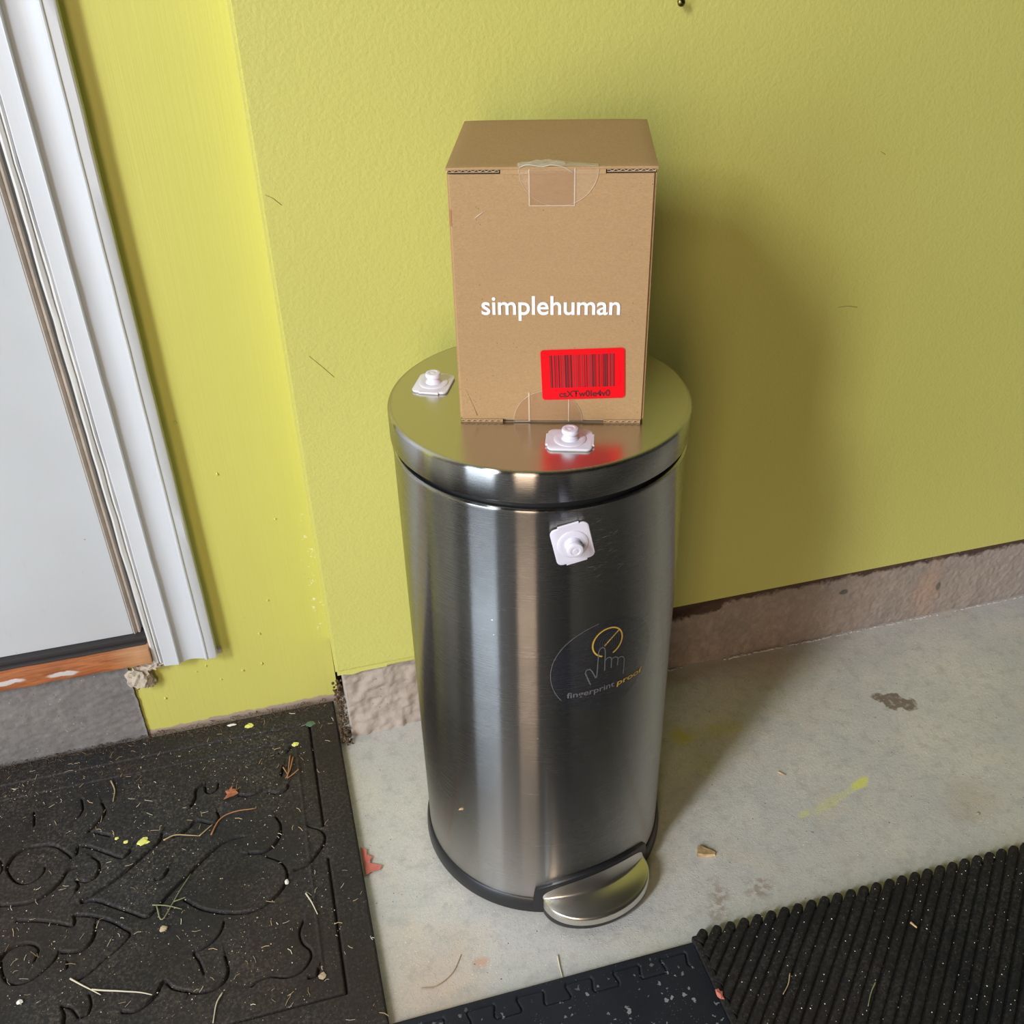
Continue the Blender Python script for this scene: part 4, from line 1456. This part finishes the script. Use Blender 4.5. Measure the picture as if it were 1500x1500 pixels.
def speck_mat():
    MT = 0.011
    x0, x1, y0, y1 = -1.60, 0.1245, -2.60, -0.4460
    # relief only on the strip that is in view
    ys = np.concatenate([np.linspace(y0, -0.60, 4)[:-1], np.linspace(-0.60, y1, 120)])
    xs = np.concatenate([np.linspace(x0, -0.30, 6)[:-1], np.linspace(-0.30, x1, 420)])
    X, Y = np.meshgrid(xs, ys)
    # dovetail joint between tile and edge strip
    hi, lo, P = -0.4545, -0.4720, 0.0565
    joint = []
    k0 = -6
    cx = -0.0875
    for k in range(-6, 4):
        c = cx + k * P
        joint += [(c - 0.0155, lo), (c - 0.0135, lo + 0.003), (c - 0.0165, hi - 0.003), (c - 0.0145, hi), (c + 0.0135, hi), (c + 0.0150, hi - 0.003), (c + 0.0120, lo + 0.003), (c + 0.0140, lo)]
    D = np.full(X.shape, 9.0)
    for a, b in zip(joint[:-1], joint[1:]):
        dx, dy = b[0] - a[0], b[1] - a[1]
        t = np.clip(((X - a[0]) * dx + (Y - a[1]) * dy) / (dx * dx + dy * dy), 0, 1)
        D = np.minimum(D, np.hypot(X - a[0] - t * dx, Y - a[1] - t * dy))
    Z = MT - 0.0022 * np.exp(-(D / 0.0009) ** 2)
    Z = np.where(Y > y1 - 0.001, MT - 0.0006, Z)
    ny, nx = X.shape
    v = np.stack([X, Y, Z], -1).reshape(-1, 3)
    idx = np.arange(nx * ny).reshape(ny, nx)
    f = np.stack([idx[:-1, :-1], idx[:-1, 1:], idx[1:, 1:], idx[1:, :-1]], -1).reshape(-1, 4)
    border = list(idx[0, :]) + list(idx[1:, -1]) + list(idx[-1, -2::-1]) + list(idx[-2:0:-1, 0])
    vb = [(v[i][0], v[i][1], 0.0003) for i in border]
    b0 = len(v)
    n = len(border)
    ff = [tuple(q) for q in f.tolist()] + [(border[i], b0 + i, b0 + (i + 1) % n, border[(i + 1) % n]) for i in range(n)]
    o = from_py('floor_mat', list(v) + vb, ff, MAT['mat_s'], None, 50)
    return tag(o, 'thin black rubber floor mat with grey flecks and a dovetailed edge strip', 'floor mat')


speck_mat()


def ribbed_mat():
    root = empty('ribbed_mat', (0.40, -0.62, 0), 0, 'black mat with diagonal raised ribs, overlapping the flecked mat', 'floor mat')
    off = Vector((0.40, -0.62, 0))
    x0, x1, y0, y1 = 0.1090, 1.30, -1.60, -0.4400
    base_z, top_z = 0.0165, 0.0222
    bm = box_bm(x0 - off.x, x1 - off.x, y0 - off.y, y1 - 0.010 - off.y, 0.0112, base_z, 0.0015)
    from_bm('backing', bm, MAT['mat_r'], root, 35)
    # left selvedge
    from_bm('edge_border', box_bm(x0 - off.x, x0 + 0.0075 - off.x, y0 - off.y, y1 - 0.004 - off.y, 0.0112, base_z + 0.0035, 0.0018), MAT['mat_r'], root, 35)
    # ribs run at 45 degrees; spacing 17.5 mm along the top edge
    S = 0.01745
    first = 0.1355 - S / 2
    k = -30
    ribs = []
    while True:
        xt = first + k * S
        # rib centre line x = xt + (y - y1)
        if xt - (y1 - y0) > x1:
            break
        # clip
        ya = y1 + 0.0008
        if xt > x1:
            ya = y1 - (xt - x1)
        yb = max(y0, y1 - (xt - (x0 + 0.006)))
        if ya - yb > 0.006 and ya > y0:
            ribs.append((xt, ya, yb))
        k += 1
        if k > 200:
            break
    wv = S / math.sqrt(2)
    for n_, (xt, ya, yb) in enumerate(ribs):
        L = (ya - yb)
        m = max(2, int(L / 0.02))
        v, f = [], []
        sec = []
        for q in range(9):
            u = -1 + 2 * q / 8
            sec.append((u * wv * 0.49, base_z - 0.001 + (top_z - base_z) * (1 - abs(u) ** 5) ** 0.6))
        sec = [(-wv * 0.49, base_z - 0.003)] + sec + [(wv * 0.49, base_z - 0.003)]
        for i in range(m + 1):
            y = ya + (yb - ya) * i / m
            x = xt + (y - y1)
            for s_, z in sec:
                wob = 0.0004 * noise.noise(Vector((x * 60, y * 60, n_)))
                ex = 0.0
                if i == 0:
                    ex = -0.0022 * (s_ / (wv * .49)) ** 2
                    z2 = z - 0.0022
                else:
                    z2 = z
                # perpendicular direction (1,-1)/sqrt2 ; along (1,1)/sqrt2
                v.append((x + s_ / math.sqrt(2) + ex + wob - off.x, y - s_ / math.sqrt(2) + ex - off.y, z2))
        c = len(sec)
        for i in range(m):
            for q in range(c - 1):
                a = i * c + q
                f.append((a, a + 1, a + c + 1, a + c))
        f.append(tuple(range(c)))
        f.append(tuple(range(m * c, m * c + c))[::-1])
        from_py('rib', v, f, MAT['mat_r'], root, 60)
    return root


ribbed_mat()

# ------------------------------------------------------------------ picture-hook nail, high on the wall
nail = empty('nail', (0.212, 0.0, 0.9345), 0, 'small tarnished brass nail sticking out of the yellow wall above the box', 'nail')
bm = bmesh.new()
bmesh.ops.create_uvsphere(bm, u_segments=20, v_segments=12, radius=0.0042)
for v_ in bm.verts:
    v_.co = Vector((v_.co.x, v_.co.y * 0.7 - 0.0090, v_.co.z))
from_bm('nail_head', bm, MAT['brass'], nail, 180)
tv, tf = tube([(0, 0.001, 0), (0, -0.008, 0)], 0.0011, 10)
from_py('nail_shank', tv, tf, MAT['brass'], nail, 40)


# ------------------------------------------------------------------ loose bits on floor and mats
def twig(name, pls, z, r, mat, label, cat):
    v, f = [], []
    for pl in pls:
        sp = smooth_poly(pl, 5)
        pts = [(p[0], p[1], z + r * 0.9 + 0.0008 * (0.5 + noise.noise(Vector((p[0] * 60, p[1] * 60, 3))))) for p in sp]
        tv, tf = tube(pts, r, 6, 0.55)
        b = len(v)
        v += tv
        f += [tuple(a + b for a in q) for q in tf]
    return tag(from_py(name, v, f, mat, None, 180), label, cat)


MZ = 0.0110
twig('forked_twig', [[(-0.585, -0.295), (-0.569, -0.309), (-0.550, -0.325)], [(-0.560, -0.316), (-0.528, -0.327), (-0.508, -0.334), (-0.494, -0.341)]], MZ, 0.0011, MAT['needlew'], 'long pale forked twig near the front edge of the doormat', 'twig')
twig('grass_stem', [[(-0.492, -0.225), (-0.485, -0.246), (-0.468, -0.216), (-0.452, -0.189)], [(-0.497, -0.222), (-0.480, -0.228), (-0.462, -0.238)], [(-0.472, -0.224), (-0.458, -0.222)]], MZ + .0005, 0.0009, MAT['needleg'], 'dull green V shaped stem in the middle of the doormat', 'stem')
twig('curved_needle', [[(-0.426, -0.135), (-0.416, -0.114), (-0.398, -0.105), (-0.367, -0.107)]], MZ, 0.0011, MAT['needler'], 'rust brown curved needle below the terracotta leaf', 'pine needle')
twig('bent_needle', [[(-0.486, -0.126), (-0.470, -0.122), (-0.441, -0.132)], [(-0.441, -0.132), (-0.424, -0.118)]], MZ, 0.0010, MAT['needle'], 'tan arched needle right of the biggest yellow paint drop', 'pine needle')
twig('straight_needle', [[(-0.558, -0.002), (-0.552, -0.021), (-0.553, -0.041)]], MZ, 0.0011, MAT['needle'], 'short tan needle lying upright near the rear edge of the doormat', 'pine needle')
twig('thin_twig', [[(-0.418, -0.360), (-0.425, -0.372), (-0.429, -0.393)]], MZ, 0.0010, MAT['needlew'], 'short pale twig across the front groove of the doormat', 'twig')
twig('pale_needle', [[(-0.316, -0.257), (-0.310, -0.272), (-0.305, -0.290)]], MZ, 0.0010, MAT['needlew'], 'short pale needle by the right groove of the doormat', 'pine needle')
twig('curled_fibre', [[(-0.203, -0.409), (-0.185, -0.411), (-0.164, -0.400), (-0.150, -0.381)]], 0.0, 0.0007, MAT['needle'], 'thin curled plant fibre on the concrete between the mats', 'fibre')
twig('straw', [[(-0.043, -0.413), (-0.0445, -0.425), (-0.046, -0.4445)]], 0.0, 0.0012, MAT['needlew'], 'short straw on the concrete touching the flecked mat', 'straw')
twig('yellow_needle', [[(0.194, -0.518), (0.186, -0.529), (0.175, -0.538)]], 0.0225, 0.0008, MAT['needle'], 'tan needle on the ribbed mat towards its left corner', 'pine needle')
twig('wisp', [[(0.279, -0.553), (0.268, -0.562), (0.256, -0.575)]], 0.0225, 0.0008, MAT['needleg'], 'small yellowish grass wisp at the front of the ribbed mat', 'grass wisp')
twig('brown_fragment', [[(-0.503 + .86 - .0, -0.50), (0.360, -0.508)]], 0.0225, 0.0016, MAT['chip'], 'small brown bark fragment on the ribbed mat', 'bark')
twig('needle_tuft', [[(-0.316, -0.026), (-0.319, -0.045), (-0.323, -0.067)], [(-0.312, -0.030), (-0.318, -0.052), (-0.325, -0.066)], [(-0.306, -0.055), (-0.315, -0.062), (-0.322, -0.066)], [(-0.327, -0.045), (-0.322, -0.060)]], MZ + .0008, 0.0010, MAT['needler'], 'tuft of brown needles near the rear right corner of the doormat', 'pine needles')


def leaf(name, c, pts, mat, z, label):
    v, f = [], []
    n = len(pts)
    for zz in (0.0, 0.0006):
        v.append((c[0], c[1], z + zz + 0.0022))
        for i, (x, y) in enumerate(pts):
            v.append((c[0] + x, c[1] + y, z + zz + 0.0006 + 0.0028 * abs(math.sin(i * 1.9))))
    m = n + 1
    for i in range(n):
        j = (i + 1) % n
        f.append((0, 1 + j, 1 + i))
        f.append((m, m + 1 + i, m + 1 + j))
        f.append((1 + i, 1 + j, m + 1 + j, m + 1 + i))
    return tag(from_py(name, v, f, mat), label, 'leaf')


leaf('leaf', (-0.399, -0.071), [(-0.010, -0.008), (-0.003, -0.009), (0.004, -0.007), (0.010, -0.004), (0.007, 0.001), (0.009, 0.005), (0.002, 0.005), (0.003, 0.012), (-0.002, 0.006), (-0.007, 0.004), (-0.005, -0.001)], MAT['leaf'], MZ, 'terracotta leaf fragment on the rear part of the doormat')
leaf('red_leaf', (-0.238, -0.225), [(-0.004, 0.026), (0.003, 0.018), (0.002, 0.012), (0.009, 0.006), (0.005, 0.001), (0.004, -0.006), (0.018, -0.011), (0.015, -0.016), (0.004, -0.016), (-0.003, -0.020), (-0.004, 0.0)], MAT['leafr'], 0.0, 'pinkish red leaf poking out from under the right edge of the doormat')

# wood chip on the floor: split wedge
bm = box_bm(-0.011, 0.011, -0.0065, 0.0065, 0.0, 0.008)
bmesh.ops.subdivide_edges(bm, edges=bm.edges[:], cuts=3, use_grid_fill=True)
for v_ in bm.verts:
    k = (v_.co.x + 0.011) / 0.022
    v_.co.y *= 1 - 0.75 * k ** 1.5
    v_.co.z *= 1 - 0.55 * k
    v_.co += Vector((noise.noise(v_.co * 300), noise.noise(v_.co * 310 + Vector((3, 0, 0))), 0)) * 0.0012
    v_.co.z = max(0.0, v_.co.z + 0.0010 * noise.noise(v_.co * 250))
o = tag(from_bm('wood_chip', bm, MAT['chip'], None, 30), 'tan wedge shaped wood chip on the concrete right of the pedal', 'wood chip')
o.location = (0.180, -0.331, 0.0003)
o.rotation_euler = (0, 0, R(-22))
tag(rock('bark_chip', (0.109, -0.519, 0.0235), (0.0035, 0.0060, 0.0018), MAT['leafr'], None, 2, 0.3, seed=9), 'orange bark flake on the left edge of the ribbed mat', 'bark')
twig('seed_husk', [[(0.330, -0.235), (0.338, -0.243)]], 0.0, 0.0013, MAT['chip'], 'small brown seed husk left of the yellow paint smear on the floor', 'seed husk')
tag(rock('white_pebble', (-0.394, 0.059, 0.0122), (0.0070, 0.0022, 0.0014), MAT['wbit'], None, 2, 0.2, seed=1), 'flat white chip beside the yellow drop at the rear edge of the doormat', 'pebble')
tag(rock('white_pebble', (-0.337, -0.234, 0.0122), (0.0026, 0.0036, 0.0016), MAT['wbit'], None, 2, 0.15, seed=2), 'round white pebble right of the big scroll on the doormat', 'pebble')
tag(rock('white_pebble', (-0.637, -0.309, 0.0122), (0.0034, 0.0030, 0.0014), MAT['wbit'], None, 2, 0.2, seed=3), 'square white pebble near the front left of the doormat', 'pebble')
tag(rock('tan_pebble', (-0.483, -0.259, 0.0125), (0.0050, 0.0040, 0.0020), MAT['tan'], None, 2, 0.3, seed=5), 'pale tan crumb below the V shaped green stem', 'pebble')
tag(rock('tan_pebble', (0.427 + .12, -0.372, 0.001), (0.0030, 0.0020, 0.0014), MAT['tan'], None, 2, 0.3, seed=6), 'tan crumb on the concrete behind the ribbed mat', 'pebble')


# loose litter, too small and many to count
def litter(name, n, region, z, mat, lmin, lmax, r, label, cat, dens=None, curl=0.3):
    v, f = [], []
    k = 0
    while k < n:
        x = random.uniform(region[0], region[1])
        y = random.uniform(region[2], region[3])
        if dens and random.random() > dens(x, y):
            continue
        k += 1
        a = random.uniform(0, 2 * PI)
        L = random.uniform(lmin, lmax)
        b = a + random.uniform(-curl, curl) * 2
        p0 = (x, y, z + r)
        p1 = (x + L / 2 * math.cos(a), y + L / 2 * math.sin(a), z + r + random.uniform(0, 0.0008))
        p2 = (p1[0] + L / 2 * math.cos(b), p1[1] + L / 2 * math.sin(b), z + r)
        tv, tf = tube([p0, p1, p2], r * random.uniform(0.6, 1.2), 3)
        o0 = len(v)
        v += tv
        f += [tuple(q + o0 for q in t) for t in tf]
    return tag(from_py(name, v, f, mat), label, cat, None, 'stuff')


def dmat(x, y):
    return 0.25 + 0.75 * max(0, noise.noise(Vector((x * 9, y * 9, 0))) + 0.2) + (0.35 if y > -0.03 else 0)


def grit(name, n, region, z, mat, rmin, rmax, label, cat, dens=None, flat=0.5):
    v, f = [], []
    k = 0
    while k < n:
        x = random.uniform(region[0], region[1])
        y = random.uniform(region[2], region[3])
        if dens and random.random() > dens(x, y):
            continue
        k += 1
        r = random.uniform(rmin, rmax) * random.choice([0.5, 0.7, 1])
        o0 = len(v)
        a = random.uniform(0, PI)
        zz = z(x, y) if callable(z) else z
        for i in range(5):
            b = a + i * 2 * PI / 5
            rr = r * random.uniform(0.6, 1.2)
            v.append((x + rr * math.cos(b), y + rr * math.sin(b), zz))
        v.append((x, y, zz + r * flat))
        f += [(o0 + i, o0 + (i + 1) % 5, o0 + 5) for i in range(5)]
    return tag(from_py(name, v, f, mat), label, cat, None, 'stuff')


REG = (-0.76, -0.246, -0.44, 0.062)
litter('pine_litter', 150, REG, MZ - .0002, MAT['needle'], 0.003, 0.012, 0.00038, 'fine tan needle litter scattered over the doormat', 'litter', dmat)
litter('pale_litter', 90, REG, MZ - .0002, MAT['needlew'], 0.003, 0.011, 0.00036, 'fine bleached needle litter scattered over the doormat', 'litter', dmat)
grit('grit', 1100, REG, MZ - .0002, MAT['tan'], 0.0004, 0.0012, 'sandy grit strewn over the doormat', 'grit', dmat)
grit('pale_grit', 420, REG, MZ - .0002, MAT['wbit'], 0.0004, 0.0010, 'white grit strewn over the doormat', 'grit', dmat)


def rz(x, y):
    u = ((x - y) * 1.0 - (0.1355 + 0.44)) / 0.01745
    fr = abs((u % 1.0) - 0.5) * 2
    return 0.0150 + 0.0075 * (1 - (1 - fr) ** 2.6) ** 0.6 if False else 0.0216 - 0.0050 * max(0, 1 - 3 * min(u % 1, 1 - u % 1)) ** 1.2


grit('mat_grit', 520, (0.125, 0.70, -0.62, -0.443), rz, MAT['wbit'], 0.0004, 0.0010, 'pale grit caught between the ribs of the ribbed mat', 'grit', None, 0.8)
litter('edge_dirt', 420, (-0.74, -0.26, 0.056, 0.076), 0.0108, MAT['debris'], 0.002, 0.009, 0.0005, 'dark dirt and needles along the wall behind the doormat', 'dirt')
# crumbly dirt in the gap between doormat and curb
v, f = [], []
for k in range(170):
    y = random.uniform(-0.02, 0.07)
    x = random.uniform(-0.2425, -0.2275)
    z = random.uniform(0.0, 0.02) if y < 0.005 else random.uniform(0, 0.055) * min(1, (y + 0.0) / 0.03)
    bm = bmesh.new()
    bmesh.ops.create_icosphere(bm, subdivisions=1, radius=random.uniform(0.0008, 0.0028))
    b = len(v)
    bm.verts.index_update()
    v += [(q.co.x + x + random.uniform(-.0006, .0006), q.co.y + y, max(0.0005, q.co.z + z)) for q in bm.verts]
    f += [tuple(b + q.index for q in p.verts) for p in bm.faces]
    bm.free()
tag(from_py('dirt_crumbs', v, f, MAT['debris']), 'brown dirt crumbs packed beside the rear right corner of the doormat', 'dirt', None, 'stuff')
grit('floor_grit', 420, (-0.24, 0.70, -0.44, -0.005), 0.0, MAT['wbit'], 0.0003, 0.0009, 'pale grit sprinkled on the concrete floor', 'grit')
grit('dark_floor_grit', 150, (-0.24, 0.70, -0.44, -0.005), 0.0, MAT['debris'], 0.0004, 0.0011, 'dark grit sprinkled on the concrete floor', 'grit')
